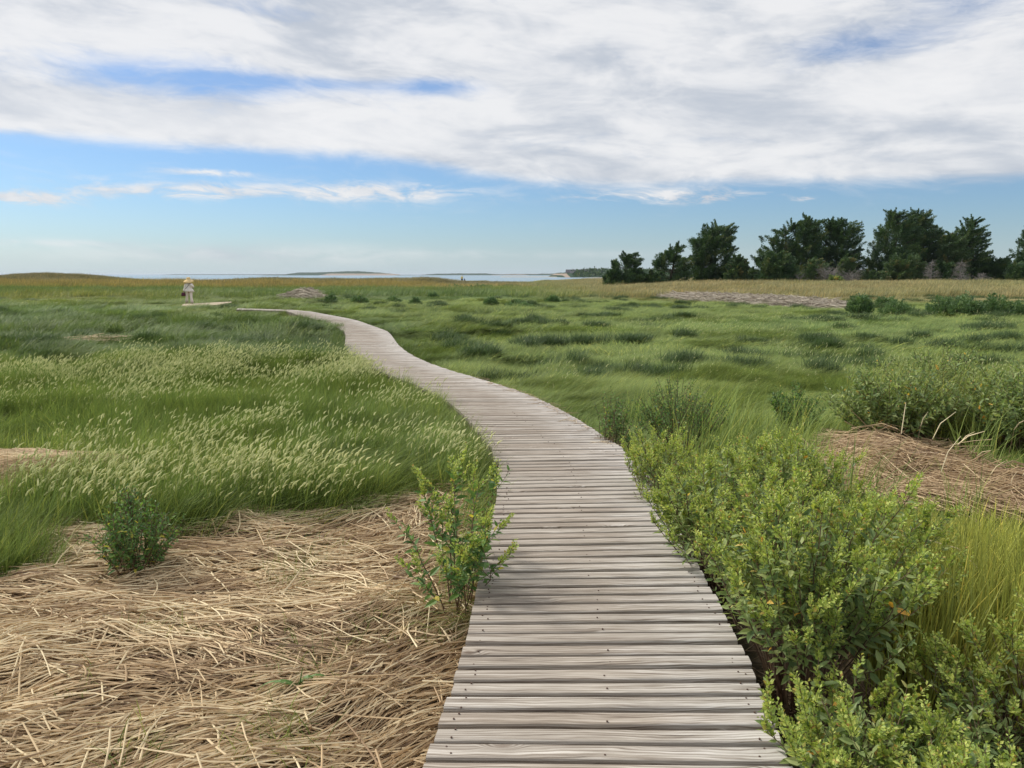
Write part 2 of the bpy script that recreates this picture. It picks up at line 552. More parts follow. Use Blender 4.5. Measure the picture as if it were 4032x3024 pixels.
STRAW = P2([(1000, 1320), (1050, 1130), (1072, 1010), (985, 1035), (900, 1048), (800, 1072), (700, 1088), (600, 1100), (520, 1108), (430, 1132), (370, 1140), (230, 1128), (120, 1130), (60, 1122), (-120, 1130),
            (-420, 1180), (-700, 1400), (-1000, 1900), (-200, 2400), (700, 2400), (905, 1700), (960, 1500)])
STRAW_R = P2([(1745, 1010), (1800, 965), (1880, 945), (1960, 965), (2010, 1005), (2110, 1035), (2300, 1050), (2400, 1110), (2200, 1092), (2060, 1072), (1960, 1060), (1860, 1058), (1790, 1040)])
MATTED = [P2([(-250, 1005), (0, 975), (120, 970), (280, 980), (190, 1008), (0, 1042), (-200, 1070)], 0.02), P2([(20, 935), (100, 925), (160, 935), (90, 952), (20, 955)], -0.1), P2([(370, 868), (440, 860), (470, 872), (380, 880)], -0.1),
          P2([(0, 880), (70, 878), (60, 892), (0, 896)], -0.1)]
FARSTRIP = P2([(1390, 642), (1500, 641), (1650, 645), (1760, 652), (1850, 668), (1780, 669), (1680, 664), (1560, 656), (1450, 650)], -0.2)
HEAP = P2([(600, 650), (640, 640), (700, 634), (706, 648), (660, 653)], -0.2)
SANDW = P2([(395, 660), (425, 655.5), (470, 653), (466, 659), (415, 662)], -0.2)
SANDF = P2([(962, 606.5), (985, 606.8), (1010, 609.8), (1000, 611.8), (975, 609.5)], -0.1)
SANDG = P2([(1030, 607.0), (1100, 607.6), (1180, 608.5), (1150, 610.3), (1050, 609.6)], -0.1)


def height(x, y):
    x = np.asarray(x, float); y = np.asarray(y, float)
    r = np.hypot(x, y)
    h = np.full(x.shape, -0.24)
    h = h + (fbm(x / 9.0, y / 9.0, 3, 3) - 0.5) * 0.16 * sms(4, 12, r)
    hm = (fbm(x / 1.25, y / 0.85, 11, 3) - 0.5)
    rf = 1 - 0.5 * sms(0.5, 3.0, x - 0.0 * y)
    h = h + hm * 0.26 * rf * sms(5.5, 11, r) * sms(75, 45, r)
    tus = 1 - 2 * np.abs(fbm(x / 2.2 + 7, y / 1.5, 13, 3) - 0.5)
    h = h + (sms(0.62, 0.97, tus) - 0.5) * 0.28 * rf * sms(9, 16, r) * sms(75, 45, r)
    h = h + (fbm(x / 0.55, y / 0.28, 21, 3) - 0.5) * 0.19 * sms(7.5, 4.5, y)
    h = h + 0.26 * sms(-0.35, 0.25, polydist(x, y, MATTED[0]))
    # right hand dune under the trees, left dune, middle ridge
    h = h + 0.62 * sms(55, 88, y + 0.15 * x) * sms(2, 24, x)
    h = h + 1.55 * np.exp(-((x + 84) / 13) ** 2 - ((y - 142) / 14) ** 2)
    h = h + 0.55 * np.exp(-((x + 110) / 22) ** 2 - ((y - 142) / 14) ** 2)
    h = h + 0.72 * np.exp(-((y - 136) / 13) ** 2) * sms(-58, -44, x) * sms(-10, -20, x)
    h = h + 0.45 * np.exp(-((y - 105) / 8) ** 2) * sms(-8, -22, x)
    h = h + 0.70 * np.exp(-((x + 13) / 4.2) ** 2 - ((y - 134) / 5) ** 2)
    h = h + (fbm(x / 14.0, y / 14.0, 31, 4) - 0.5) * 0.5 * sms(85, 110, y) * sms(60, 30, np.abs(x + 30))
    # keep the ground under the boards
    w = walkdist(x, y)
    under = sms(1.1, 0.55, w) * (r < 60)
    h = h * (1 - under) + np.minimum(h, -0.26) * under
    # shore
    h = h - 3.2 * sms(195, 235, r + 12 * (fbm(x / 30, y / 30, 41) - 0.5) + 60 * sms(20, 60, x) * 0 )
    return h


def tint(x, y):
    """albedo of the vegetation at a place"""
    x = np.asarray(x, float); y = np.asarray(y, float)
    n = fbm(x / 3.5, y / 2.2, 51, 4); n2 = fbm(x / 11, y / 9, 61, 3)
    c = np.stack([0.155 + 0.11 * n, 0.235 + 0.10 * n, 0.058 + 0.022 * n], -1)
    blue = sms(0.52, 0.68, n2)[..., None]
    c = c * (1 - 0.55 * blue) + 0.55 * blue * np.array([0.145, 0.255, 0.085])
    dk = (sms(14, 17, y) * sms(34, 26, y) * sms(-0.5, -3, x + 0.22 * (y - 18)))[..., None]
    c = c * (1 - 0.6 * dk) + 0.6 * dk * np.array([0.095, 0.165, 0.05])
    # right meadow a little paler, with straw coloured flecks
    rt = (sms(-2, 4, x) * sms(8, 14, y))[..., None]
    c = c * (1 - 0.45 * rt) + 0.45 * rt * np.array([0.240, 0.325, 0.105])
    # tawny band beyond
    tb = sms(48, 62, y + 0.25 * np.maximum(x, 0)) * sms(-4, 12, x) + sms(86, 94, y) * sms(6, -2, x)
    tb = np.clip(tb, 0, 1)[..., None]
    m = fbm(x / 10, y / 5, 71, 3)[..., None]
    tan = np.array([0.36, 0.31, 0.15]) * m + np.array([0.25, 0.265, 0.11]) * (1 - m)
    c = c * (1 - tb) + tan * tb
    gm_ = (sms(46, 54, y) * sms(88, 80, y) * sms(4, -6, x))[..., None]
    c = c * (1 - 0.5 * gm_) + 0.5 * gm_ * np.array([0.12, 0.185, 0.06])
    rust = (sms(84, 88, y) * sms(112, 102, y) * sms(6, -8, x))[..., None]
    c = c * (1 - rust * 0.8) + rust * 0.8 * np.array([0.34, 0.285, 0.095])
    far = (sms(112, 122, y) * sms(4, -4, x))[..., None]
    c = c * (1 - far * 0.8) + far * 0.8 * np.array([0.215, 0.205, 0.10])
    yl = (np.exp(-((x + 34) / 10) ** 2 - ((y - 58) / 10) ** 2))[..., None]
    c = c * (1 - yl * 0.85) + yl * 0.85 * np.array([0.27, 0.30, 0.08])
    return np.clip(c, 0.01, 0.9)


def grid_axis(n, a, far, lo=-1):
    b = math.asinh(far / a)
    return a * np.sinh(np.linspace(lo, 1, n) * b)


gx = grid_axis(520, 3.0, 26000)
gy = 3.5 + grid_axis(560, 3.0, 26000)
GX, GY = np.meshgrid(gx, gy)
GZ = height(GX, GY)
V = np.stack([GX, GY, GZ], -1).reshape(-1, 3)
ny, nx = GX.shape
idx = np.arange(ny * nx).reshape(ny, nx)
F = np.stack([idx[:-1, :-1], idx[:-1, 1:], idx[1:, 1:], idx[1:, :-1]], -1).reshape(-1, 4)
tc_ = tint(GX, GY)
tc_ = tc_ * 0.55 + np.array([0.06, 0.05, 0.03]) * 0.45
dst = polydist(GX, GY, STRAW)
ks = sms(-0.15, 0.1, dst)[..., None]
tc_ = tc_ * (1 - ks) + ks * np.array([0.20, 0.132, 0.082])
for poly, c, e in [(STRAW_R, (0.22, 0.15, 0.10), 0.1), (FARSTRIP, (0.33, 0.27, 0.20), 0.8), (HEAP, (0.34, 0.29, 0.23), 0.5), (SANDW, (0.55, 0.47, 0.34), 0.3), (SANDF, (0.60, 0.52, 0.38), 1.0), (SANDG, (0.60, 0.52, 0.38), 1.0)] + [(p, (0.46, 0.35, 0.21), 0.15) for p in MATTED]:
    k = sms(-e, e, polydist(GX, GY, poly))[..., None]
    tc_ = tc_ * (1 - k) + k * np.array(c)
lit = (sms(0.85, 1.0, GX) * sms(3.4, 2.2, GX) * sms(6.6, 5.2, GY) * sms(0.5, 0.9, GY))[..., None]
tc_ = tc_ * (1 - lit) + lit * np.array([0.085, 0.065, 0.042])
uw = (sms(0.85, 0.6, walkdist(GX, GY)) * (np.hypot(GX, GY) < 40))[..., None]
tc_ = tc_ * (1 - uw) + uw * np.array([0.05, 0.042, 0.03])  # shade under the boards painted into the soil colour, darkens the plank gaps
beach = sms(188, 200, np.hypot(GX, GY))[..., None]
tc_ = tc_ * (1 - beach) + beach * np.array([0.5, 0.44, 0.34])
col = np.concatenate([tc_.reshape(-1, 3), np.ones((len(V), 1))], 1)
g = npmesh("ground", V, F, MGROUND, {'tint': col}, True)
tag(g, kind='structure')

wx = grid_axis(60, 40.0, 40000); WX, WY = np.meshgrid(wx, wx)
V = np.stack([WX, WY, np.full(WX.shape, -1.0)], -1).reshape(-1, 3)
idx = np.arange(3600).reshape(60, 60)
F = np.stack([idx[:-1, :-1], idx[:-1, 1:], idx[1:, 1:], idx[1:, :-1]], -1).reshape(-1, 4)
tag(npmesh("sea_water", V, F, MWATER, None, True), kind='structure')

# ------------------------------------------------------------------ boardwalk
rng = np.random.default_rng(5)
walk = empty("boardwalk", (float(PATHC[0, 0]), float(PATHC[0, 1]), 0))
tag(walk, "weathered grey plank boardwalk winding through the green marsh to the bay", "boardwalk")
M_INV = np.array([PATHC[0, 0], PATHC[0, 1], 0.0])


TTS = []


def plank_geo(L, R, mb, pcs, eL, eR):
    ax = np.append(R - L, 0); ln = np.linalg.norm(ax); ax /= ln
    sd_ = np.array([-ax[1], ax[0], 0.0])
    w = PLANKW * (0.97 + 0.05 * rng.random()) / 2; th = 0.038; r = 0.012
    prof = [(-w, -th), (-w, -r), (-w + 0.0025, -0.0045), (-w + r * 0.7, -0.0008), (-w * 0.35, 0.0), (w * 0.35, 0.0), (w - r * 0.7, -0.0008), (w - 0.0025, -0.0045), (w, -r), (w, -th)]
    e0, e1 = rng.normal(0, 0.003, 2)
    ns = 7
    yaw = rng.normal(0, 0.003); dz = rng.normal(-0.001, 0.0018); roll = rng.normal(0, 0.015); cup = rng.normal(0, 0.0012)
    bow = rng.normal(0, 0.0016)
    rv = rng.random()
    kL = float(np.clip((eL @ ax[:2]) / max(eL @ sd_[:2], 0.2), -1.2, 1.2)); kR = float(np.clip((eR @ ax[:2]) / max(eR @ sd_[:2], 0.2), -1.2, 1.2))
    rings = []; uvs = []; tts = []
    for i in range(ns):
        t = i / (ns - 1); u = -e0 + (ln + e0 + e1) * t
        c = np.append(L, 0) + ax * u + sd_ * (yaw * (u - ln / 2) + bow * math.sin(t * 6.28))
        sk = kL * (1 - t) + kR * t
        ring = [c + sd_ * p + ax * (sk * p) + np.array([0, 0, z + dz + roll * p + cup * ((p / w) ** 2 - 0.5)]) for p, z in prof]
        rings.append(np.array(ring)); uvs += [(u + rv * 23.0, p + (z if z < -0.005 else 0), rv) for p, z in prof]; tts += [t] * len(prof)
    uvs += [(rv * 23.0, 0, rv), (rv * 23.0 + ln, 0, rv)]
    mb.rings([r_ - M_INV for r_ in rings], True, rv)
    pcs += uvs; TTS.extend(tts + [0.0, 1.0])


SCREW = plain("rusty_screw", (0.10, 0.06, 0.045), 0.6, 0.4)
TIMBER = plain("stringer_timber", (0.20, 0.165, 0.135), 0.85, 0.2, 0.35, 15.0)
for run_i, (RL, RR) in enumerate(runs):
    n = len(RL); per = 23
    for s0 in range(0, n, per):
        mb = MB(); pcs = []; TTS.clear()
        for i in range(s0, min(s0 + per, n)):
            i0, i1 = max(0, i - 1), min(n - 1, i + 1)
            plank_geo(RL[i], RR[i], mb, pcs, RL[i1] - RL[i0], RR[i1] - RR[i0])
            if RL[i][1] < 9:          # screw heads, two at each end and one in the middle
                mb.mi = 1
                for t in (0.055, 0.945, 0.5):
                    for off in (-0.02, 0.022):
                        if t == 0.5 and off > 0 or rng.random() < 0.12: continue
                        c = RL[i] + (RR[i] - RL[i]) * (t + rng.normal(0, 0.009)); a = np.arange(6) / 6 * 6.283
                        cy = c[1] + off + rng.normal(0, 0.007)
                        ring = np.stack([c[0] + 0.0036 * np.cos(a), cy + 0.0036 * np.sin(a), np.full(6, -0.004)], 1) - M_INV
                        mb.rings([ring, ring + np.array([0, 0, 0.0055])], True)
                        pcs += [(0, 0, 0)] * 14; TTS.extend([0.0] * 14)
                mb.mi = 0
        mb.build("deck_section", [MWOOD, SCREW], walk, False, True, {'pc': np.array(pcs), 'tt': np.array(TTS)})
        # side beams under the section
        a, b = s0, min(s0 + per, n - 1)
        for f in (0.035, 0.965):
            pts = [np.append(RL[i] + (RR[i] - RL[i]) * f, -0.115) - M_INV for i in range(a, b + 1, 2)]
            if len(pts) < 2: continue
            st = MB(); pts = np.array(pts)
            tg = np.gradient(pts, axis=0); tg /= np.linalg.norm(tg, axis=1)[:, None]
            sdv = np.stack([-tg[:, 1], tg[:, 0], 0 * tg[:, 0]], 1) * 0.02
            up = np.array([0, 0, 0.074])
            st.rings([np.array([p - q - up, p + q - up, p + q + up, p - q + up]) for p, q in zip(pts, sdv)])
            st.build("stringer", TIMBER, walk)


# ------------------------------------------------------------------ grass prototypes and scattering
def tuft(name, nb, R, L0, L1, w, lean, bend, spread, seed, mat=None, twist=0.5):
    r = np.random.default_rng(seed)
    a = r.random(nb) * 6.283; q = np.sqrt(r.random(nb)) * R
    root = np.stack([q * np.cos(a), q * np.sin(a), np.zeros(nb) - 0.03], 1)
    L = r.uniform(L0, L1, nb); th = r.normal(0, spread, nb)
    hd = np.stack([np.cos(th), np.sin(th), np.zeros(nb)], 1)
    a0 = np.clip(r.normal(lean, 0.22, nb), -0.3, 1.3); bd = np.clip(r.normal(bend, 0.3, nb), 0, 2.2)
    tw = r.normal(0, twist, nb)
    side = np.stack([-np.sin(th + tw), np.cos(th + tw), r.normal(0, 0.2, nb)], 1)
    ns = 4
    pts = [root]; p = root.copy()
    for i in range(1, ns):
        an = np.clip(a0 + bd * (i - 0.5) / (ns - 1), -0.4, 1.75)
        p = p + (hd * np.sin(an)[:, None] + np.array([0, 0, 1.0]) * np.cos(an)[:, None]) * (L / (ns - 1))[:, None]
        p[:, 2] = np.maximum(p[:, 2], 0.01)
        pts.append(p.copy())
    V = []
    for i, p in enumerate(pts):
        ww = w * (1.0, 0.95, 0.7, 0.12)[i] * r.uniform(0.7, 1.3, nb)[:, None] / 2
        V += [p - side * ww, p + side * ww]
    V = np.stack(V, 1)          # nb, 8, 3
    base = np.arange(nb)[:, None] * 8
    F = np.concatenate([base + np.array([2 * i, 2 * i + 1, 2 * i + 3, 2 * i + 2]) for i in range(ns - 1)], 0)
    rn = np.repeat(r.random(nb), 8)
    return npmesh(name, V.reshape(-1, 3), F, mat or MGRASS, {'rnd': rn}, False, None, None, False)


def seedstalk(name, n, R, H0, H1, seed, head=0.075, hw=0.0065):
    r = np.random.default_rng(seed); mb = MB()
    for i in range(n):
        a = r.random() * 6.283; q = math.sqrt(r.random()) * R
        x, y = q * math.cos(a), q * math.sin(a); H = r.uniform(H0, H1)
        th = r.normal(0, 0.5); ln = abs(r.normal(0.25, 0.12))
        d = np.array([math.cos(th) * ln, math.sin(th) * ln, 1.0]); d /= np.linalg.norm(d)
        p0 = np.array([x, y, 0]); p1 = p0 + d * H
        d2 = d + np.array([math.cos(th), math.sin(th), 0]) * r.uniform(-0.1, 0.75); d2 /= np.linalg.norm(d2)
        hl = head * r.uniform(0.45, 1.35)
        sd_ = np.array([0, 0.0016, 0]); mb.add([p0 - sd_, p0 + sd_, p1 + sd_, p1 - sd_], [[0, 1, 2, 3]], None, r.random() * 0.2)
        p2 = p1 + d2 * hl * 0.5; p3 = p1 + (d2 + np.array([math.cos(th) * 0.2, math.sin(th) * 0.2, -0.1])) * hl
        mb.tube([p1, p1 + (p2 - p1) * 0.35, p2, p3], [0.002, hw, hw * 0.9, 0.0012], 4, False, 0.34 + 0.66 * r.random() ** 1.4)
    return mb.build(name, MSEED, None, False, False)


def scatter(name, pts, rot, scl, vi, tnt, protos, label=None, cat=None):
    n = len(pts)
    me = bpy.data.meshes.new(name)
    me.vertices.add(n); me.vertices.foreach_set('co', np.asarray(pts, np.float32).ravel())
    me.attributes.new('rot', 'FLOAT_VECTOR', 'POINT').data.foreach_set('vector', np.asarray(rot, np.float32).ravel())
    me.attributes.new('scl', 'FLOAT_VECTOR', 'POINT').data.foreach_set('vector', np.asarray(scl, np.float32).ravel())
    me.attributes.new('vi', 'INT', 'POINT').data.foreach_set('value', np.asarray(vi, np.int32))
    me.attributes.new('tint', 'FLOAT_COLOR', 'POINT').data.foreach_set('color', np.concatenate([tnt, np.ones((n, 1))], 1).astype(np.float32).ravel())
    me.update()
    o = bpy.data.objects.new(name, me); COL.objects.link(o)
    ng = bpy.data.node_groups.new(name, 'GeometryNodeTree')
    ng.interface.new_socket("Geometry", in_out='INPUT', socket_type='NodeSocketGeometry')
    ng.interface.new_socket("Geometry", in_out='OUTPUT', socket_type='NodeSocketGeometry')
    N, Lk = ng.nodes, ng.links
    gi, go = N.new('NodeGroupInput'), N.new('NodeGroupOutput')
    mp = N.new('GeometryNodeMeshToPoints'); Lk.new(gi.outputs[0], mp.inputs['Mesh'])
    ip = N.new('GeometryNodeInstanceOnPoints'); Lk.new(mp.outputs[0], ip.inputs['Points'])
    jn = N.new('GeometryNodeJoinGeometry')
    for p in protos:
        oi = N.new('GeometryNodeObjectInfo'); oi.inputs['Object'].default_value = p; oi.inputs['As Instance'].default_value = True
        Lk.new(oi.outputs['Geometry'], jn.inputs[0])
    Lk.new(jn.outputs[0], ip.inputs['Instance']); ip.inputs['Pick Instance'].default_value = True

    def na(nm, typ):
        q = N.new('GeometryNodeInputNamedAttribute'); q.data_type = typ; q.inputs['Name'].default_value = nm; return q.outputs[0]
    Lk.new(na('vi', 'INT'), ip.inputs['Instance Index'])
    er = N.new('FunctionNodeEulerToRotation'); Lk.new(na('rot', 'FLOAT_VECTOR'), er.inputs[0]); Lk.new(er.outputs[0], ip.inputs['Rotation'])
    Lk.new(na('scl', 'FLOAT_VECTOR'), ip.inputs['Scale'])
    Lk.new(ip.outputs[0], go.inputs[0])
    md = o.modifiers.new("scatter", 'NODES'); md.node_group = ng
    tag(o, label, cat, None, 'stuff')
    return o


def walkx(y): return np.interp(y, PATHC[:, 1], PATHC[:, 0])


def inview(x, y, margin=0.10):
    return (np.abs(x) < (np.maximum(y, 0) * (0.672 + margin) + 1.6)) & (y > 0.2)


def jgrid(x0, x1, y0, y1, sp, r):
    X, Y = np.meshgrid(np.arange(x0, x1, sp), np.arange(y0, y1, sp))
    X = X.ravel() + r.uniform(-0.5, 0.5, X.size) * sp; Y = Y.ravel() + r.uniform(-0.5, 0.5, Y.size) * sp
    k = inview(X, Y); return X[k], Y[k]


def cleared(x, y, margin=0.0):
    """no grass on straw, sand or boards"""
    k = walkdist(x, y) > (0.70 + margin)
    e = (fbm(x / 0.35, y / 0.35, 81, 2) - 0.5) * 0.35
    for p, w in [(STRAW, 1), (STRAW_R, 1)] + [(m, 1) for m in MATTED]:
        k &= polydist(x, y, p) < 0.02 + e * w
    for p in (FARSTRIP, HEAP, SANDW, SANDF, SANDG):
        k &= polydist(x, y, p) < 0.5
    return k


def lay(x, y, r, wind=0.0, amp=1.0, spread=0.3):
    """direction the grass is combed in"""
    return wind + (fbm(x / 2.3, y / 1.6, 91, 3) - 0.5) * 5.5 * amp + r.normal(0, spread, len(x))


def put(name, x, y, r, protos, s0, s1, zs, label, cat, wind=0.0, amp=1.0, tm=1.0, zofs=0.0, spread=0.3, tfix=None):
    z = height(x, y) + zofs
    s = r.uniform(s0, s1, len(x))
    rot = np.stack([r.normal(0, 0.06, len(x)), r.normal(0, 0.06, len(x)), lay(x, y, r, wind, amp, spread)], 1)
    zz_ = zs if np.ndim(zs) else np.full(len(x), zs)
    scl = np.stack([s, s * r.choice([-1, 1], len(x)), s * zz_], 1)
    t = tint(x, y) * (1 + r.normal(0, 0.12, len(x)))[:, None] * tm if tfix is None else np.array(tfix) * (1 + r.normal(0, 0.18, len(x)))[:, None]
    return scatter(name, np.stack([x, y, z], 1), rot, scl, r.integers(0, len(protos), len(x)), np.clip(t, 0.005, 1), protos, label, cat)


r = np.random.default_rng(12)
near_p = [tuft("t", 300, 0.26, 0.22, 0.48, 0.0042, 0.35, 0.95, 0.45, 100 + i) for i in range(4)]
mid_p = [tuft("t", 330, 0.55, 0.26, 0.52, 0.009, 0.55, 1.1, 0.5, 200 + i) for i in range(4)]
far_p = [tuft("t", 300, 1.1, 0.35, 0.75, 0.022, 0.25, 0.5, 0.6, 300 + i) for i in range(4)]
x, y = jgrid(-17, 17, 2.6, 17, 0.21, r)
k = cleared(x, y) & ~((x > 0.6) & (x < 3.2) & (y < 5.5) & (r.random(len(x)) < 0.9)); x, y = x[k], y[k]
zs = 0.50 + 0.75 * fbm(x / 0.9, y / 0.7, 101, 3)
zs = np.where(walkdist(x, y) < 1.1, zs * 0.78, zs)
zs = np.where((x > 1.5) & (y > 4.6) & (y < 6.6), zs * 0.4, zs)
zs = np.where((x > walkx(y) + 0.8), zs * 0.64, zs)
zs = zs * (1 - 0.5 * sms(-1.3, -0.2, polydist(x, y, MATTED[0])))
put("meadow_grass", x, y, r, near_p, 0.85, 1.2, zs, "fine green salt hay combed into swirls beside the boardwalk", "grass")
x, y = jgrid(-45, 45, 15.5, 62, 0.46, r)
k = cleared(x, y, 0.12); x, y = x[k], y[k]
zs = 0.40 + 0.95 * fbm(x / 1.6, y / 1.2, 101, 3)
zs = np.where(walkdist(x, y) < 1.6, zs * 0.6, zs)
zs = np.where(x > walkx(y) + 0.8, 0.48 * zs + 0.1, zs)
fw = (walkdist(x, y) < 4.5) & (y > 27) & (y < 37) & (x < walkx(np.minimum(y, 30)) + 1)
zs = np.where(fw, zs * 0.6, zs)
zs = np.where((polydist(x, y, SANDW) > -5.0) & (y < 46), zs * 0.36, zs)
put("marsh_meadow_grass", x, y, r, mid_p, 0.85, 1.3, zs, "green hummocky marsh grass stretching away past the bend of the boardwalk", "grass")
x, y = jgrid(-150, 130, 58, 190, 1.15, r)
k = cleared(x, y) & (np.hypot(x, y) < 193); x, y = x[k], y[k]
zs = 0.55 + 0.45 * fbm(x / 6, y / 4, 111, 3) + 0.55 * (sms(82, 90, y) * sms(112, 100, y) * sms(-6, -14, x)) - 0.3 * sms(150, 165, y)
put("dune_grass", x, y, r, far_p, 0.9, 1.4, zs, "tawny dune grass and rusty reeds in front of the bay and the cedars", "grass", 0.0, 0.5)

# scattered grass tussocks, tinted dark to paint the shaded sides of hummocks
shadep = [tuft("t", 150, 0.24, 0.24, 0.46, 0.008, 0.3, 0.9, 1.2, 340 + i) for i in range(4)]
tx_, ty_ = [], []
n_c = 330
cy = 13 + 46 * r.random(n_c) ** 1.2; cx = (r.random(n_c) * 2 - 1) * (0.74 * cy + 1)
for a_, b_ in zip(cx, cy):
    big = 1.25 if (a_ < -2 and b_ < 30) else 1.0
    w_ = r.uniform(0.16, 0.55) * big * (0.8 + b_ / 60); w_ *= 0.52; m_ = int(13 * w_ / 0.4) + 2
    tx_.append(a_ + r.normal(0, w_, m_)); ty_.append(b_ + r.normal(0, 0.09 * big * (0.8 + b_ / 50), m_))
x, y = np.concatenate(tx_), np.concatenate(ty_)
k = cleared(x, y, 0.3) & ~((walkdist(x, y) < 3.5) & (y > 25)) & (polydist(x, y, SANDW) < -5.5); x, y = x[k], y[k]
put("shade_tinted_tussocks", x, y, r, shadep, 0.75, 1.1, 0.85, "grass tussocks tinted dark as hummock shade, dotted over the marsh meadow", "grass", 0.0, 0.6, 1.0, 0.06, 0.5, (0.075, 0.128, 0.042))

# seed heads: bands on the left meadow, flecks on the right one
seeds = [seedstalk("s", 15, 0.16, 0.22, 0.46, 400 + i, 0.058, 0.0058) for i in range(4)]




def bandmask(x, y):
    a = fbm(x / 1.3, y / 0.65, 121, 4)
    yy = y + (fbm(x / 2.5, y / 2.5, 125, 2) - 0.5) * 1.6
    m = np.exp(-((yy - 12.6 - 0.06 * x) / 1.75) ** 2) * (1.1 - 0.5 * sms(-4, -9, x))
    m = np.maximum(m, np.exp(-((yy - 7.3 + 0.02 * x) / 0.8) ** 2) * (1.0 - 0.55 * sms(-2.6, -3.6, x)))
    m = np.maximum(m, np.exp(-((yy - 5.75 + 0.03 * (x + 2)) / 0.45) ** 2) * 1.0)
    m = np.maximum(m, 0.4 * np.exp(-((yy - 9.6) / 1.0) ** 2))
    return m * sms(0.40, 0.52, a) * (x < walkx(y) - 0.8)


x, y = jgrid(-17, 1.2, 4.6, 19, 0.115, r)
bm = bandmask(x, y)
k = cleared(x, y, 0.0) & (r.random(len(x)) < bm ** 2 * 1.2); xa, ya = x[k], y[k]
put("seed_head_grass", xa, ya, r, seeds, 0.85, 1.15, 1.0, "pale seed heads leaning in bands over the meadow left of the boardwalk", "grass", 0.1, 0.12)
upr_p = [tuft("t", 90, 0.16, 0.26, 0.46, 0.0042, 0.12, 0.55, 0.7, 440 + i) for i in range(4)]
k = cleared(x, y, 0.0) & (r.random(len(x)) < np.clip(bm * 1.5, 0, 0.8)) & (y < 11); xa, ya = x[k], y[k]
put("upright_meadow_grass", xa, ya, r, upr_p, 0.85, 1.15, 1.0, "bright upright grass blades under the pale seed heads left of the boardwalk", "grass", 0.1, 0.3, 1.15)
x, y = jgrid(0.5, 30, 6, 30, 0.42, r)
k = cleared(x, y, 0.4) & (r.random(len(x)) < 0.32 * sms(0.45, 0.62, fbm(x / 3.0, y / 1.6, 131, 3))); x, y = x[k], y[k]
seeds2 = [seedstalk("s", 8, 0.3, 0.26, 0.44, 410 + i, 0.05, 0.0034) for i in range(3)]
put("thin_seed_head_grass", x, y, r, seeds2, 0.85, 1.15, 1.0, "scattered thin seed heads over the meadow right of the boardwalk", "grass", 0.1, 0.2)

# taller blades: around the right shrubs, along the deck edge, and the olive reeds at the right
tall = [tuft("t", 46, 0.22, 0.5, 0.95, 0.0075, 0.15, 0.75, 0.9, 500 + i) for i in range(4)]
x, y = jgrid(1.0, 9, 5.6, 9.5, 0.30, r)
k = (walkdist(x, y) > 1.2) & (polydist(x, y, STRAW_R) < 0.0) & (r.random(len(x)) < np.where((x > 1.5) & (x < 2.75), 0.75, 0.16)); x, y = x[k], y[k]
put("tall_blade_grass", x, y, r, tall, 0.6, 0.95, 1.0, "tall arching green blades between the right hand shrubs and straw heap", "grass", 0.2, 0.4, 1.15)
x = r.uniform(3.9, 5.8, 60); y = r.uniform(7.6, 8.8, 60)
put("tall_marsh_blades", x, y, r, tall, 0.9, 1.25, 1.0, "tall yellow green blades standing among the shrubs at the right edge", "grass", 0.2, 0.4, 1.0, 0.0, 0.3, (0.27, 0.33, 0.085))
stk = []
for i in range(3):
    q_ = seedstalk("s", 1, 0.12, 0.62, 0.92, 590 + i, 0.20, 0.0034); q_.data.materials[0] = MSTRAW; stk.append(q_)
x = r.uniform(2.1, 4.4, 30); y = r.uniform(3.9, 5.6, 30); k = x > 1.9 + 0.3 * (y - 3); x, y = x[k], y[k]
put("tall_seed_stalks", x, y, r, stk, 0.8, 1.15, 1.0, "thin straw coloured seed stalks standing up from the olive reeds at the right", "grass", 0.2, 0.6)
reedp = [tuft("t", 60, 0.2, 0.55, 0.95, 0.0075, 0.04, 0.22, 1.2, 520 + i) for i in range(4)]
x, y = jgrid(1.6, 7, 2.9, 4.9, 0.15, r)
k = (x > 1.62 + 0.30 * (y - 3.0)) & (x < 6) & (r.random(len(x)) < 0.85) & (polydist(x, y, STRAW_R) < 0.05); x, y = x[k], y[k]
put("olive_reed_grass", x, y, r, reedp, 0.72, 0.92, np.interp(y, [3.0, 3.8, 4.9], [1.05, 0.8, 0.5]), "upright olive green reed grass at the right behind the big shrubs", "grass", 0.2, 0.3, 1.0, 0.0, 0.3, (0.37, 0.40, 0.085))
edge_pts = []
for (RL, RR) in runs:
    for i in range(len(RL)):
        if RL[i][1] > 5.2:
            c = RL[i]; edge_pts += [(c[0] - r.uniform(0.08, 0.28), c[1] + r.uniform(-0.05, 0.05), 0)]
        if RR[i][1] > 8.0:
            c = RR[i]; edge_pts += [(c[0] + r.uniform(0.10, 0.3), c[1] + r.uniform(-0.05, 0.05), 1)]
ep = np.array(edge_pts); keep = (r.random(len(ep)) < np.where(ep[:, 2] == 0, 0.75, 0.6)); ep = ep[keep]
edgep = [tuft("t", 70, 0.11, 0.22, 0.45, 0.0045, 0.15, 0.8, 0.9, 540 + i) for i in range(4)]
x, y = ep[:, 0], ep[:, 1]
zs = np.where(ep[:, 2] == 0, 0.75 + 0.45 * fbm(x / 0.8, y / 0.8, 141, 2), 0.65)
put("deck_edge_grass", x, y, r, edgep, 0.9, 1.2, zs, "shaggy dark green grass spilling over the edges of the boardwalk", "grass", 0.0, 0.4, 0.9)
x, y = jgrid(-4.0, -0.3, 2.6, 5.9, 0.12, r)
k = (polydist(x, y, STRAW) > 0.1) & (fbm(x / 0.45, y / 0.45, 151, 3) > 0.665) & (walkdist(x, y) > 0.75); x, y = x[k], y[k]
sprt = [tuft("t", 22, 0.10, 0.06, 0.2, 0.0035, 0.4, 0.8, 1.5, 560 + i) for i in range(3)]
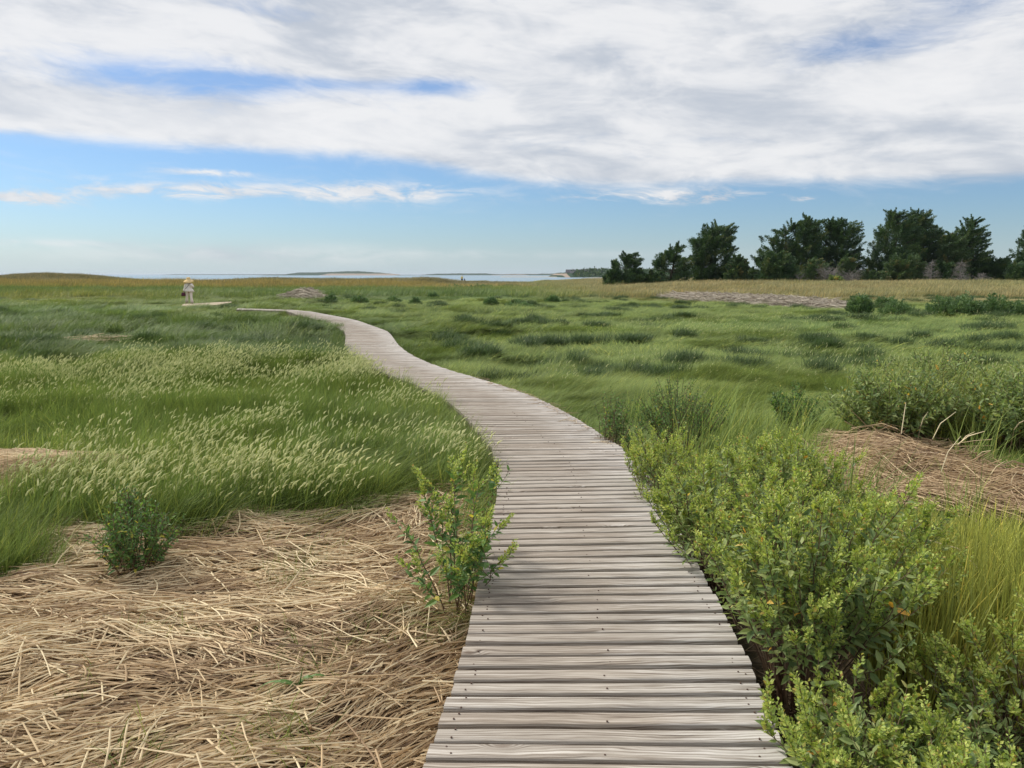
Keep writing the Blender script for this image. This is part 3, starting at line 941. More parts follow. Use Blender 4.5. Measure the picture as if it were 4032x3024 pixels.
put("straw_bed_sprouts", x, y, r, sprt, 0.8, 1.3, 1.0, "thin green shoots coming up through the flattened straw bed", "grass", 0.0, 1.0, 0.8, 0.03)


# ------------------------------------------------------------------ straw
def straws(name, x, y, ang, ln, rad, r, zlift, label, cat, kind='stuff', bend=0.25, hfun=height, pitch=0.05, tone=0.0):
    n = len(x); ns = 4
    px, py = x.copy(), y.copy(); a = ang.copy(); b = r.normal(0, bend, n)
    kink = np.where(r.random(n) < 0.12, r.normal(0, 0.6, n), 0)
    X, Y = [px], [py]
    for i in range(ns - 1):
        px = px + np.cos(a) * ln / (ns - 1); py = py + np.sin(a) * ln / (ns - 1)
        a = a + b / (ns - 1) + (kink if i == 1 else 0); X.append(px); Y.append(py)
    X, Y = np.stack(X, 1), np.stack(Y, 1)
    H = hfun(X, Y)
    lin = np.linspace(0, 1, ns)[None]
    Hm = H[:, :1] * (1 - lin) + H[:, -1:] * lin
    Z = np.maximum(H, Hm) + zlift[:, None] + (r.normal(0, 1, n) * pitch * ln)[:, None] * (lin - 0.5)
    pts = np.stack([X, Y, Z], -1)
    tg = np.gradient(pts, axis=1); tg /= np.linalg.norm(tg, axis=2)[..., None]
    u = np.stack([-tg[..., 1], tg[..., 0], 0 * tg[..., 0]], -1); u /= np.linalg.norm(u, axis=2)[..., None] + 1e-9
    v = np.cross(tg, u)
    tap = np.linspace(1, 0.75, ns)[None, :, None] * rad[:, None, None]
    k = 4
    V = np.stack([pts + tap * (math.cos(q) * u + math.sin(q) * v) for q in np.arange(k) / k * 6.2832], 2)   # n,ns,k,3
    base = np.arange(n)[:, None] * (ns * k)
    F = [base + np.array([i * k + j, i * k + (j + 1) % k, (i + 1) * k + (j + 1) % k, (i + 1) * k + j]) for i in range(ns - 1) for j in range(k)]
    F.append(base + np.array([0, 3, 2, 1])); F.append(base + (ns - 1) * k + np.array([0, 1, 2, 3]))
    F = np.concatenate(F, 0)
    o = npmesh(name, V.reshape(-1, 3), F, MSTRAW, {'rnd': np.repeat(np.clip(r.normal(0.36, 0.23, n) + (fbm(x / 0.45, y / 0.3, 221, 3) - 0.5) * 0.7 + tone + np.clip((rad - 0.0012) * 130, 0, 0.3), 0, 1), ns * k)}, False)
    tag(o, label, cat, None, kind); return o


def flow(x, y):
    base = np.radians(8) + (fbm(x / 1.3 + 3, y / 0.9, 161, 2) - 0.5) * 1.9
    near_deck = sms(-1.05, -0.55, x + 0.06 * (y - 2.5))
    return base + near_deck * np.radians(52)


r = np.random.default_rng(77)
def straw_pts(poly, n, bb, r, edge=0.0):
    x = r.uniform(bb[0], bb[1], n); y = r.uniform(bb[2], bb[3], n)
    e = (fbm(x / 0.4, y / 0.4, 171, 2) - 0.5) * 0.5
    k = (polydist(x, y, poly) > edge + e - 0.06) & (walkdist(x, y) > 0.63)
    return x[k], y[k]


BB = (-5.2, 0.1, 1.0, 6.9)
xs, ys, an, ln, rd, zl = [], [], [], [], [], []
for n, l0, l1, r0, r1, sp, z0, z1 in ((26000, 0.05, 0.2, 0.0010, 0.0018, 0.8, -0.01, 0.02), (21000, 0.12, 0.45, 0.0022, 0.0038, 0.20, 0.0, 0.05), (15000, 0.07, 0.42, 0.0030, 0.0048, 0.32, 0.02, 0.06), (4200, 0.05, 0.42, 0.0030, 0.0050, 1.0, 0.035, 0.075)):
    x, y = straw_pts(STRAW, n, BB, r)
    xs.append(x); ys.append(y); an.append(flow(x, y) + r.normal(0, sp, len(x)))
    ln.append(r.uniform(l0, l1, len(x))); rd.append(r.uniform(r0, r1, len(x))); zl.append(r.uniform(z0, z1, len(x)))
xs, ys, an, ln, rd, zl = map(np.concatenate, (xs, ys, an, ln, rd, zl))
# bundles form raised swaths
swath = sms(0.42, 0.62, fbm(xs / 0.55, ys / 0.28, 181, 3))
xs, ys = xs, ys
straws("straw_bed", xs, ys, an, ln, rd, r, zl + swath * 0.03, "bed of flattened tan reed straw left of the near boardwalk", "straw")
bb = (np.min([p[0] for p in STRAW_R]), np.max([p[0] for p in STRAW_R]), np.min([p[1] for p in STRAW_R]), np.max([p[1] for p in STRAW_R]))
x, y = straw_pts(STRAW_R, 13000, bb, r, -0.12)
mound = lambda x, y: height(x, y) + 0.07 + 0.13 * sms(-0.1, 0.5, polydist(x, y, STRAW_R)) * (0.6 + 0.8 * fbm(x / 0.7, y / 0.5, 193, 2))
om = straws("straw_mound", x, y, np.radians(-12) + (fbm(x / 0.8, y / 0.6, 191, 2) - 0.5) * 2.4 + r.normal(0, 0.55, len(x)), r.uniform(0.12, 0.55, len(x)), r.uniform(0.0018, 0.0048, len(x)), r, r.uniform(-0.03, 0.06, len(x)) + r.exponential(0.02, len(x)),
       "mound of dry reed straw in front of the shrubs at the right", "straw", 'stuff', 0.3, mound, np.where(r.random(len(x)) < 0.12, 0.35, 0.09))
rv_ = np.empty(len(om.data.vertices), np.float32); om.data.attributes['rnd'].data.foreach_get('value', rv_); om.data.attributes['rnd'].data.foreach_set('value', rv_ * 0.72)
for q, poly in enumerate(MATTED):
    bb = (np.min([p[0] for p in poly]), np.max([p[0] for p in poly]), np.min([p[1] for p in poly]), np.max([p[1] for p in poly]))
    x, y = straw_pts(poly, (30000, 4000, 4000, 4000)[q], bb, r)
    straws("matted_hay", x, y, (fbm(x / 0.9, y / 0.5, 201, 2) - 0.5) * 2.2 + r.normal(0, 0.3, len(x)), r.uniform(0.1, 0.35, len(x)), r.uniform(0.001, 0.0022, len(x)), r, r.uniform(0.0, 0.08, len(x)),
           ("broad bare patch of matted tan hay at the left edge of the meadow", "faint patch of matted hay behind the broad bare patch", "little mat of hay in the meadow near the boardwalk", "small mat of hay between the seed head bands at the left")[q], "dry hay", tone=0.35)
for nm, poly, n, lab, hh in (("wrack_strip", FARSTRIP, 9000, "long grey strip of washed up straw in front of the cedars", 0.12), ("wrack_heap", HEAP, 2500, "low grey heap of washed up straw beyond the boardwalk bend", 0.55)):
    bb = (np.min([p[0] for p in poly]), np.max([p[0] for p in poly]), np.min([p[1] for p in poly]), np.max([p[1] for p in poly]))
    x, y = straw_pts(poly, n, bb, r, -0.3)
    hf = lambda x, y, p=poly, h=hh: height(x, y) + 0.1 + h * sms(-0.5, 1.8, polydist(x, y, p)) * (0.6 + 0.8 * fbm(x / 1.5, y / 2, 211, 2))
    o = straws(nm, x, y, r.uniform(-0.9, 0.9, len(x)), r.uniform(0.4, 1.3, len(x)), r.uniform(0.012, 0.03, len(x)), r, r.uniform(-0.05, 0.16, len(x)), lab, "straw", 'stuff', 0.5, hf, 0.14)
wrm = newmat("grey_wrack"); surf(ramp(attr('rnd'), [(0.0, (0.17, 0.13, 0.11)), (0.5, (0.33, 0.285, 0.22)), (1.0, (0.52, 0.46, 0.37))]), 0.8, 0.15)
for o in COL.objects:
    if o.name.startswith("wrack"): o.data.materials[0] = wrm
# the small straw bundle lying on the left meadow
c = gd(145, 728, 0.05); n = 160
x = c[0] + r.normal(0, 0.5, n); y = c[1] + r.normal(0, 0.35, n)
straws("straw_bundle", x, y, r.normal(0.1, 0.3, n), r.uniform(0.2, 0.8, n), r.uniform(0.004, 0.009, n), r, 0.10 + r.uniform(0, 0.12, n), "small bundle of pale straw lying on the left meadow", "straw", 'stuff')
# loose dry wisps on the deck's right edge
n = 140; xs, ys = [], []
RL, RR = runs[1]
for i in range(n):
    q = min(len(RR) - 1, int(abs(r.normal(32, 16)))); xs.append(RR[q][0] - abs(r.normal(0, 0.05)) - 0.03); ys.append(RR[q][1] + r.normal(0, 0.1))
xs, ys = np.array(xs), np.array(ys)
straws("deck_litter", xs, ys, r.uniform(0, 6.28, n), r.uniform(0.05, 0.2, n), r.uniform(0.0012, 0.0025, n), r, r.uniform(0.004, 0.02, n), "wisps of dry straw caught along the right edge of the boardwalk", "straw", 'stuff', 0.6, lambda x, y: np.zeros(np.shape(x)))

p_ = [gd(a, b, -0.15)[:2] for a, b in ((12, 1175), (30, 1205), (-20, 1190), (45, 1160), (-40, 1215), (10, 1225), (70, 1150))]
x = np.concatenate([p[0] + r.normal(0, 0.13, 8) for p in p_]); y = np.concatenate([p[1] + r.normal(0, 0.12, 8) for p in p_])
put("straw_edge_grass", x, y, r, edgep, 0.8, 1.1, 0.9, "shaggy green grass tuft growing through the hay at the left edge of the straw bed", "grass", 0.0, 0.4)
x = r.uniform(0.95, 3.4, 5200); y = r.uniform(0.9, 5.2, 5200); k = walkdist(x, y) > 0.64; x, y = x[k], y[k]
lit_m = newmat("dark_litter"); surf(ramp(attr('rnd'), [(0.0, (0.07, 0.05, 0.035)), (0.5, (0.16, 0.115, 0.075)), (1.0, (0.42, 0.32, 0.21))]), 0.8, 0.15)
o = straws("dry_litter", x, y, r.uniform(0, 6.28, len(x)), r.uniform(0.06, 0.4, len(x)), r.uniform(0.0012, 0.003, len(x)), r, r.uniform(0.0, 0.06, len(x)), "brown twig and straw litter under the right hand shrubs", "litter", 'stuff', 0.4, height, 0.12)
o.data.materials[0] = lit_m

# ------------------------------------------------------------------ leafy shrubs
LEAF_T = np.array([[0, 0, 0], [0.33, 0, -0.02], [0.68, 0, -0.03], [1, 0, -0.10], [0.30, 0.19, 0.05], [0.66, 0.15, 0.03], [0.30, -0.19, 0.05], [0.66, -0.15, 0.03]])
LEAF_Q = np.array([[0, 1, 4, 4], [1, 2, 5, 4], [0, 6, 1, 1], [1, 6, 7, 2]])
LEAF_F4 = np.array([[1, 2, 5, 4], [6, 7, 2, 1]])
LEAF_F3 = np.array([[0, 1, 4], [0, 6, 1], [2, 3, 5], [7, 3, 2]])
BR_T = np.array([[0, 0, 0], [0.5, 0.3, 0.06], [1, 0, 0.0], [0.5, -0.3, 0.06]])


def place(T, pos, dirv, size, roll, r):
    d = dirv / (np.linalg.norm(dirv, axis=1)[:, None] + 1e-9)
    up = np.tile([0, 0, 1.0], (len(d), 1)) + r.normal(0, 0.25, (len(d), 3))
    s = np.cross(up, d); s /= np.linalg.norm(s, axis=1)[:, None] + 1e-9
    n = np.cross(d, s)
    c, q = np.cos(roll)[:, None], np.sin(roll)[:, None]
    s2 = s * c + n * q; n2 = n * c - s * q
    M = np.stack([d, s2, n2], 1) * size[:, None, None]
    return np.einsum('tk,nkj->ntj', T, M) + pos[:, None]


def leafmesh(name, mat, pos, dirv, size, r, parent, small=False, rnd=None, roll=0.5):
    T = BR_T if small else LEAF_T
    V = place(T, pos, dirv, size, r.normal(0, roll, len(pos)), r)
    b = np.arange(len(pos))[:, None] * len(T)
    if small: F = [b + np.array([0, 1, 2, 3])]
    else: F = [np.concatenate([b + f for f in LEAF_F4]), np.concatenate([b + f for f in LEAF_F3])]
    rn = r.random(len(pos)) if rnd is None else rnd
    return npmesh(name, V.reshape(-1, 3), F, mat, {'rnd': np.repeat(rn, len(T))}, False, None, parent)


def shrub(name, base, H, R, ns, label, cat="shrub", leaf=0.06, gap=0.03, leafmat=None, spikes=True, seed=1, twigs=3, bare=0.4, squash=1.0, group=None, lean=(0, 0), spikelen=0.10, dead=0, avoid=None, upr=0.35):
    r = np.random.default_rng(seed)
    root = empty(name, base); tag(root, label, cat, group)
    mb = MB(); LP, LD, LS = [], [], []; SP_, SD_, SS_ = [], [], []
    def leaves(pts, t0, sz):
        seg = np.linalg.norm(np.diff(pts, axis=0), axis=1); s = np.concatenate([[0], np.cumsum(seg)])
        q = np.arange(s[-1] * t0, s[-1], gap * r.uniform(0.85, 1.2))
        if len(q) == 0: return
        p = np.stack([np.interp(q, s, pts[:, i]) for i in range(3)], 1)
        tg = np.gradient(p, axis=0) if len(p) > 1 else (pts[-1:] - pts[-2:-1])
        tg = tg / (np.linalg.norm(tg, axis=1)[:, None] + 1e-9)
        ph = r.random() * 6.28
        for k in range(len(q)):
            f = k / max(1, len(q) - 1)
            for sgn in (0, math.pi):
                if r.random() < 0.12: continue
                a = ph + k * 1.571 + sgn + r.normal(0, 0.3)
                u = np.cross(tg[k], [0.3, 0.2, 1.0]); u /= np.linalg.norm(u) + 1e-9; v = np.cross(tg[k], u)
                d = (u * math.cos(a) + v * math.sin(a)) * (1.0 - 0.25 * f) + tg[k] * (0.45 + 0.3 * f) + np.array([0, 0, 0.05 - 0.25 * (1 - f) * r.random()])
                LP.append(p[k]); LD.append(d); LS.append(sz * (1.05 - 0.5 * f) * r.uniform(0.5, 1.35))
    def spike(p, d):
        d = d / np.linalg.norm(d)
        for j in range(r.integers(2, 4)):
            dd = d + r.normal(0, 0.28, 3) + np.array([0, 0, 0.45]); dd /= np.linalg.norm(dd)
            L = spikelen * r.uniform(0.5, 1.2); st = p - d * r.uniform(0, 0.05)
            m = int(L / 0.0034)
            for q in np.linspace(0, 1, m):
                w = r.normal(0, 1, 3); w -= dd * (w @ dd); w /= np.linalg.norm(w) + 1e-9
                SP_.append(st + dd * L * q + w * 0.0025); SD_.append(w + dd * 0.8); SS_.append((0.024 - 0.012 * q) * r.uniform(0.7, 1.25))
            mb.tube([st, st + dd * L], [0.0011, 0.0006], 3, False, 0.4)
    for i in range(ns):
        a = r.random() * 6.283; q = math.sqrt(r.random())
        tip = np.array([math.cos(a) * q * R + lean[0], (math.sin(a) * q * R) * squash + lean[1], H * r.uniform(0.72, 1.06) * (1 - upr * q * q)])
        if avoid is not None and avoid(tip[0] + base[0], tip[1] + base[1], tip[2]): continue
        b0 = np.array([math.cos(a) * q * R * 0.22 + r.normal(0, 0.02), math.sin(a) * q * R * 0.22 * squash + r.normal(0, 0.02), -0.05])
        t = np.linspace(0, 1, 7)[:, None]
        pts = b0 * (1 - t) + tip * t
        pts[:, 2] = b0[2] + (tip[2] - b0[2]) * (t[:, 0] ** (0.85))
        pts[:, :2] = b0[:2] + (tip[:2] - b0[:2]) * (t ** 1.25)
        pts[1:-1] += r.normal(0, 0.012, (5, 3)) * H
        mb.tube(pts, np.linspace(0.0042, 0.0017, 7) * (0.6 + 0.5 * H), 4, False, r.random())
        alive = r.random() > dead
        if alive:
            leaves(pts[2:], bare * 0.75, leaf)
            if spikes and r.random() < 0.9: spike(pts[-1], pts[-1] - pts[-2])
        for j in range(twigs):
            f = r.uniform(0.38, 0.9); k = int(f * 6); p0 = pts[k] + (pts[min(k + 1, 6)] - pts[k]) * (f * 6 - k)
            aa = a + r.normal(0, 1.2); L = H * r.uniform(0.16, 0.34) * (1.25 - f * 0.6)
            d = np.array([math.cos(aa) * 0.7, math.sin(aa) * 0.7, r.uniform(0.5, 1.2)]); d /= np.linalg.norm(d)
            tw = np.array([p0, p0 + d * L * 0.35 + [0, 0, 0.006], p0 + d * L * 0.7 + [0, 0, 0.012], p0 + d * L + [0, 0, 0.03]])
            if avoid is not None and avoid(tw[-1, 0] + base[0], tw[-1, 1] + base[1], tw[-1, 2]): continue
            mb.tube(tw, [0.002, 0.0016, 0.0013, 0.0009], 3, False, r.random())
            if alive or r.random() < 0.2:
                leaves(tw, 0.15, leaf * 0.9)
                if spikes and r.random() < 0.65: spike(tw[-1], d)
    mb.build("stem", MSTEM, root)
    if LP: leafmesh("foliage", leafmat or LEAF_BRIGHT, np.array(LP), np.array(LD), np.array(LS), r, root)
    if SP_: leafmesh("flower_spike", SPIKE, np.array(SP_), np.array(SD_), np.array(SS_), r, root, True)
    return root


def gbase(X, Y, z=-0.2):
    p = gd(X, Y, z); p[2] = float(height(p[0:1], p[1:2])[0]); return tuple(float(v) for v in p)


def offwalk(lim):
    """keeps the near shrubs from growing over the boards by more than lim metres"""
    def f(x, y, z):
        rr_ = np.interp(y, NEARR[:, 1], NEARR[:, 0]); return x < rr_ - lim
    return f


NEARR = np.vstack([runs[0][1], runs[1][1][:150]])
NEARR = NEARR[np.argsort(NEARR[:, 1])]


def gb(x, y): return (float(x), float(y), float(height(np.array([x]), np.array([y]))[0]))


GR_ = "bright green shrubs along the right edge of the boardwalk"
shrub("marsh_elder", gb(1.28, 1.76), 0.58, 0.42, 40, "leafy shrub with yellow flower spikes cut by the bottom right corner, closest to the camera", seed=11, group=GR_, avoid=offwalk(0.12), lean=(0.05, 0), leaf=0.062)
shrub("marsh_elder", gb(1.15, 2.35), 0.50, 0.34, 44, "low leafy shrub leaning on the boards, just behind the closest shrub at the bottom right", seed=12, group=GR_, avoid=offwalk(0.14), leaf=0.062)
shrub("marsh_elder", gb(1.22, 3.08), 0.98, 0.50, 76, "largest bright shrub beside the boardwalk, brown stems showing in its middle", seed=13, group=GR_, avoid=offwalk(0.26), lean=(0.02, 0.0), bare=0.55)
shrub("marsh_elder", gb(1.95, 2.6), 0.55, 0.50, 60, "greyish green spreading shrub with bare twigs right of the largest shrub", seed=14, group=GR_, dead=0.35, leaf=0.042)
shrub("marsh_elder", gb(2.75, 2.9), 0.45, 0.48, 44, "dull twiggy shrub at the right edge of the picture below the olive reeds", seed=15, group=GR_, dead=0.35)
shrub("marsh_elder", gb(1.62, 2.28), 0.50, 0.36, 52, "blue green leafy shrub filling the hollow between the largest shrub and the corner shrub", seed=34, group=GR_, leaf=0.066, bare=0.3, spikes=False)
shrub("marsh_elder", gb(2.25, 2.05), 0.40, 0.36, 44, "low yellow tipped shrub at the bottom right, right of the corner shrub", seed=35, group=GR_, leaf=0.06, bare=0.3)
shrub("marsh_elder", gb(1.72, 3.55), 0.78, 0.42, 60, "spreading shrub behind the largest shrub, next to the olive reeds", seed=36, group=GR_, leaf=0.058, bare=0.4)
shrub("marsh_elder", gb(1.2, 4.25), 0.86, 0.48, 60, "yellow green shrub overhanging the boards behind the largest shrub", seed=16, group=GR_, avoid=offwalk(0.28), bare=0.7)
shrub("marsh_elder", gb(1.75, 4.75), 0.80, 0.50, 66, "yellow topped shrub crowded behind the overhanging shrub, away from the boards", seed=17, group=GR_, bare=0.5)
shrub("marsh_elder", gb(1.08, 5.6), 0.70, 0.44, 54, "small dark based shrub touching the boards between the yellow green and the far shrubs", seed=18, group=GR_, avoid=offwalk(0.24), leaf=0.042)
shrub("marsh_elder", gb(0.95, 7.35), 0.72, 0.42, 50, "thin upright shrub at the boardwalk edge, farthest of the right hand row", seed=19, group=GR_, spikes=False, leafmat=LEAF_DARK, leaf=0.042, avoid=offwalk(0.1))
shrub("marsh_elder", gb(1.65, 7.4), 0.86, 0.50, 64, "dark domed shrub with pale stems behind the thin upright shrub", seed=20, group=GR_, spikes=False, leafmat=LEAF_DARK, leaf=0.040, bare=0.5)
GB_ = "dense shrubs behind the straw mound"
shrub("marsh_elder", gb(4.0, 7.9), 0.9, 0.72, 85, "dense green shrub standing directly behind the straw mound at the right", seed=21, group=GB_, spikes=False, leaf=0.078, bare=0.15, gap=0.032, twigs=4)
shrub("marsh_elder", gb(5.1, 7.4), 1.0, 0.85, 90, "dense green shrub cut by the right edge of the picture beside the straw mound", seed=22, group=GB_, spikes=False, leaf=0.078, bare=0.15, gap=0.032, twigs=4)
shrub("marsh_elder", gb(5.0, 8.9), 1.05, 0.9, 80, "pale green shrub rising behind the two dense shrubs at the right", seed=23, group=GB_, spikes=False, leaf=0.075, bare=0.15, gap=0.034, twigs=4)
shrub("marsh_elder", gb(3.15, 8.4), 0.62, 0.4, 36, "small dark shrub at the left end of the dense shrubs by the straw mound", seed=24, group=GB_, spikes=False, leafmat=LEAF_DARK)
shrub("marsh_elder", gb(-0.29, 4.0), 0.84, 0.42, 17, "open stemmed shrub leaning over the left edge of the boardwalk", seed=31, leaf=0.07, gap=0.034, bare=0.3, upr=0.6, lean=(0.03, 0), leafmat=LEAF_DARK)
bp = gbase(288, 1236)
shrub("straw_bed_shrub", bp, 0.54, 0.30, 60, "compact dark green shrub standing in the straw bed at the left", seed=32, leafmat=LEAF_DARK, leaf=0.045, spikes=False, bare=0.15, upr=0.5)
bp = gbase(165, 1195)
shrub("straw_bed_sprig", bp, 0.17, 0.15, 9, "little green sprig left of the compact shrub in the straw", seed=33, leafmat=LEAF_DARK, leaf=0.035, spikes=False, bare=0.1, twigs=1)

# bent reed sprout in the straw, the arching dry stalk at the right
bp = np.array(gbase(640, 1470, -0.15)); rt = empty("reed_sprout", tuple(bp)); tag(rt, "bent green reed sprout poking out of the near straw bed", "reed")
mb = MB(); mb.tube([(0, 0, -0.02), (0.015, 0, 0.08), (0.03, 0, 0.15)], [0.004, 0.0035, 0.002], 5, True, 0.4); mb.build("stem", LEAF_DARK, rt)
r = np.random.default_rng(3)
for sg, L, up in ((1, 0.16, 0.7), (-1, 0.12, 0.9), (1, 0.10, 1.2), (-1, 0.17, 0.4)):
    mb = MB(); t = np.linspace(0, 1, 7); px = sg * L * t; pz = 0.07 + up * L * t - 1.25 * up * L * t * t * t
    w = 0.011 * (1 - t ** 2) + 0.001; y0 = r.normal(0, 0.02) * t
    V = np.concatenate([np.stack([px, y0 - w, pz], 1), np.stack([px, y0, pz - 0.003], 1), np.stack([px, y0 + w, pz], 1)])
    mb.add(V, [[k * 7 + i, k * 7 + i + 1, (k + 1) * 7 + i + 1, (k + 1) * 7 + i] for i in range(6) for k in range(2)], None, 0.6)
    mb.build("blade", LEAF_DARK, rt)
mb = MB()
p = [atdist(1925 * K, 1152 * K, 3.9), atdist(2000 * K, 1165 * K, 3.8), atdist(2070 * K, 1185 * K, 3.75), atdist(2110 * K, 1225 * K, 3.7)]
p = np.array(p); gnd = p[-1].copy(); gnd[2] = -0.2; gnd[0] += 0.12
p = np.vstack([p, (p[-1] * 0.5 + gnd * 0.5)[None] + [0.03, 0, 0.05], gnd[None]])
mb.tube(p, [0.0015, 0.003, 0.003, 0.0028, 0.003, 0.0035], 5, True, 0.95)
tag(mb.build("dry_stalk", MSTRAW, None), "single pale dry stalk arching over the olive reeds at the right", "stalk")


# ------------------------------------------------------------------ far marsh bushes, cedars
def crown(name, mat, parent, tips, dirs, rad, ln, per, sz, r, wide=0.42):
    """feathery plumes: clumps of small leaf faces strung along short sprays"""
    n = len(tips); N = n * per
    ti = np.repeat(np.arange(n), per); t = r.random(N)
    d = dirs[ti] / (np.linalg.norm(dirs[ti], axis=1)[:, None] + 1e-9)
    off = r.normal(0, 1, (N, 3)); off *= (rad[ti] * (1 - 0.75 * t) * 0.75)[:, None]
    pos = tips[ti] + d * ((t - 0.55) * ln[ti])[:, None] + off
    dv = d + r.normal(0, 0.45, (N, 3)) + off / (rad[ti][:, None] + 1e-6) * 0.5
    size = sz * r.uniform(0.6, 1.3, N)
    T = np.array([[0, 0, 0], [0.5, wide / 2, 0.04], [1, 0, 0], [0.5, -wide / 2, 0.04]])
    V = place(T, pos, dv, size, r.normal(0, 1.2, N), r)
    b = np.arange(N)[:, None] * 4
    rn = np.clip(np.repeat(np.clip(r.normal(0.45, 0.27, n), 0, 1), per) + r.normal(0, 0.12, N), 0, 1)
    return npmesh(name, V.reshape(-1, 3), [b + np.array([0, 1, 2, 3])], mat, {'rnd': np.repeat(rn, 4)}, False, None, parent)


def tree(name, cx, base, prof, dist, label, mat=CEDAR, plumes=110, per=230, seed=1, cat="tree", wind=0.45, up=0.6, rad=0.42, ln=1.1, sz=0.17, surfb=0.62, trunk=True, holes=0.0, lowgap=0.0, squat=1.0):
    """prof: [(y_px, left_px, right_px)] outline of the crown from the base up, measured on the photograph"""
    r = np.random.default_rng(seed)
    gp = atdist(cx, base, dist); z0 = float(height(gp[0:1], gp[1:2])[0])
    root = empty(name, (float(gp[0]), float(gp[1]), z0)); tag(root, label, cat)
    zs, xl, xr = [], [], []
    for yy, l, rr_ in prof:
        a = atdist(l, yy, dist); b = atdist(rr_, yy, dist)
        zs.append(a[2] - z0); xl.append(a[0] - gp[0]); xr.append(b[0] - gp[0])
    zs, xl, xr = np.array(zs), np.array(xl), np.array(xr); Ht = zs[-1]
    n = int(plumes * 1.9)
    w = np.interp(np.linspace(0.02, 0.985, 200) * Ht, zs, xr - xl) + 0.35
    cum = np.cumsum(w); u = r.random(n) * cum[-1]
    h = np.interp(u, cum, np.linspace(0.02, 0.985, 200)) * Ht
    L, R_ = np.interp(h, zs, xl), np.interp(h, zs, xr); mid, hw = (L + R_) / 2, np.maximum((R_ - L) / 2, 0.12)
    an = r.random(n) * 6.283; q = np.maximum(0.05, 1 - np.abs(r.normal(0, 1 - surfb, n)))
    q = np.clip(q * (1 + 0.18 * (fbm(an * 1.5, h * 0.9, seed, 2) - 0.5) * 2), 0.05, 1.05)
    x = mid + np.cos(an) * q * hw; y = np.sin(an) * q * np.minimum(hw, 3.2) * 0.9
    tips = np.stack([x, y, h], 1)
    if holes > 0:
        k = fbm(x * 0.7 + seed * 3.1, h * 1.1, seed + 5, 2) > holes * 0.72; tips, an, q, h = tips[k], an[k], q[k], h[k]; n = len(tips)
    dirs = np.stack([np.cos(an) * 0.75 + wind, np.sin(an) * 0.75, np.full(n, up)], 1) + r.normal(0, 0.2, (n, 3))
    rd = rad * 0.85 * r.uniform(0.6, 1.25, n); lnn = ln * 1.1 * r.uniform(0.6, 1.35, n)
    topf = sms(0.7, 1.0, h / np.maximum(Ht, 1e-3)); rd = rd * (1 - 0.45 * topf); lnn = lnn * (1 + 0.3 * topf)
    mb = MB()
    tx = np.interp(Ht * 0.85, zs, (xl + xr) / 2)
    tp = np.array([[0, 0, -0.2], [0.02, 0, Ht * 0.25], [tx * 0.45, 0, Ht * 0.55], [tx * 0.9, 0, Ht * 0.9]])
    tr = 0.035 * Ht * squat
    mb.tube(tp, [tr, tr * 0.8, tr * 0.5, tr * 0.15], 7, True)
    for i in r.permutation(n)[:min(n, 46)]:
        hh = max(0.1, min(tips[i, 2] - 0.25 * abs(tips[i, 0]) - 0.3, Ht * 0.85))
        b0 = np.array([np.interp(hh, tp[:, 2], tp[:, 0]), 0, hh]); m_ = (b0 + tips[i]) / 2 + [0, 0, -0.08 * np.linalg.norm(tips[i] - b0)]
        mb.tube([b0, m_, tips[i]], [tr * 0.28, tr * 0.2, tr * 0.06], 4, False)
    mb.build("trunk", BARK, root)
    crown("crown", mat, root, tips, dirs, rd, lnn, per, sz, r)
    return root


def RG(X): return 2200 + X * 0.8282      # helpers for outlines read off enlargements
D = 95.0
tree("cedar", 2455, 1130, [(1130, 2362, 2545), (1105, 2372, 2540), (1075, 2392, 2530), (1050, 2398, 2524), (1040, 2400, 2516), (1030, 2440, 2522), (1012, 2450, 2500), (1002, 2462, 2492)], 92, "low spreading dark cedar, leftmost of the grove beside the bay", seed=51, plumes=120, rad=0.34, ln=0.9, holes=0.42)
tree("juniper_bush", 2570, 1132, [(1130, 2530, 2622), (1100, 2535, 2612), (1082, 2548, 2600), (1074, 2560, 2580)], 91, "low dark juniper bush filling the gap between the two leftmost cedars", seed=52, plumes=50, rad=0.3, ln=0.7, cat="bush")
tree("cedar", 2640, 1132, [(1130, 2570, 2720), (1100, 2568, 2718), (1060, 2562, 2715), (1040, 2575, 2716), (1010, 2600, 2712), (995, 2632, 2702), (975, 2655, 2698), (967, 2668, 2688)], 93, "open windswept cedar with sky showing through, second from the left of the grove", seed=53, plumes=120, rad=0.32, ln=0.95, holes=0.5)
tree("cedar", 2810, 1122, [(1120, 2730, 2870), (1060, 2722, 2880), (1020, 2722, 2884), (985, 2735, 2882), (950, 2720, 2880), (925, 2760, 2884), (905, 2775, 2882), (890, 2808, 2876), (885, 2830, 2874)], 96, "tall dense cedar with its plumed top blown right, left of the main group", seed=54, plumes=190, rad=0.38, ln=1.2)
tree("young_juniper", 2905, 1130, [(1128, 2855, 2955), (1090, 2862, 2952), (1050, 2875, 2942), (1025, 2885, 2930), (1008, 2900, 2912)], 92, "small cone shaped juniper with a yellowish top between the tall cedar and the main group", mat=CEDAR_L, seed=55, plumes=90, rad=0.28, ln=0.7, wind=0.1)
tree("cedar", 3090, 1122, [(1120, 3010, 3165), (1060, 2990, 3150), (1022, 2966, 3140), (1000, 2990, 3135), (960, 3015, 3140), (940, 3004, 3135), (910, 3054, 3130), (885, 3105, 3150), (872, 3112, 3128)], 99, "ragged open cedar with bare looking limbs at the left end of the main group", seed=56, plumes=130, rad=0.3, ln=1.0, holes=0.45, wind=0.1)
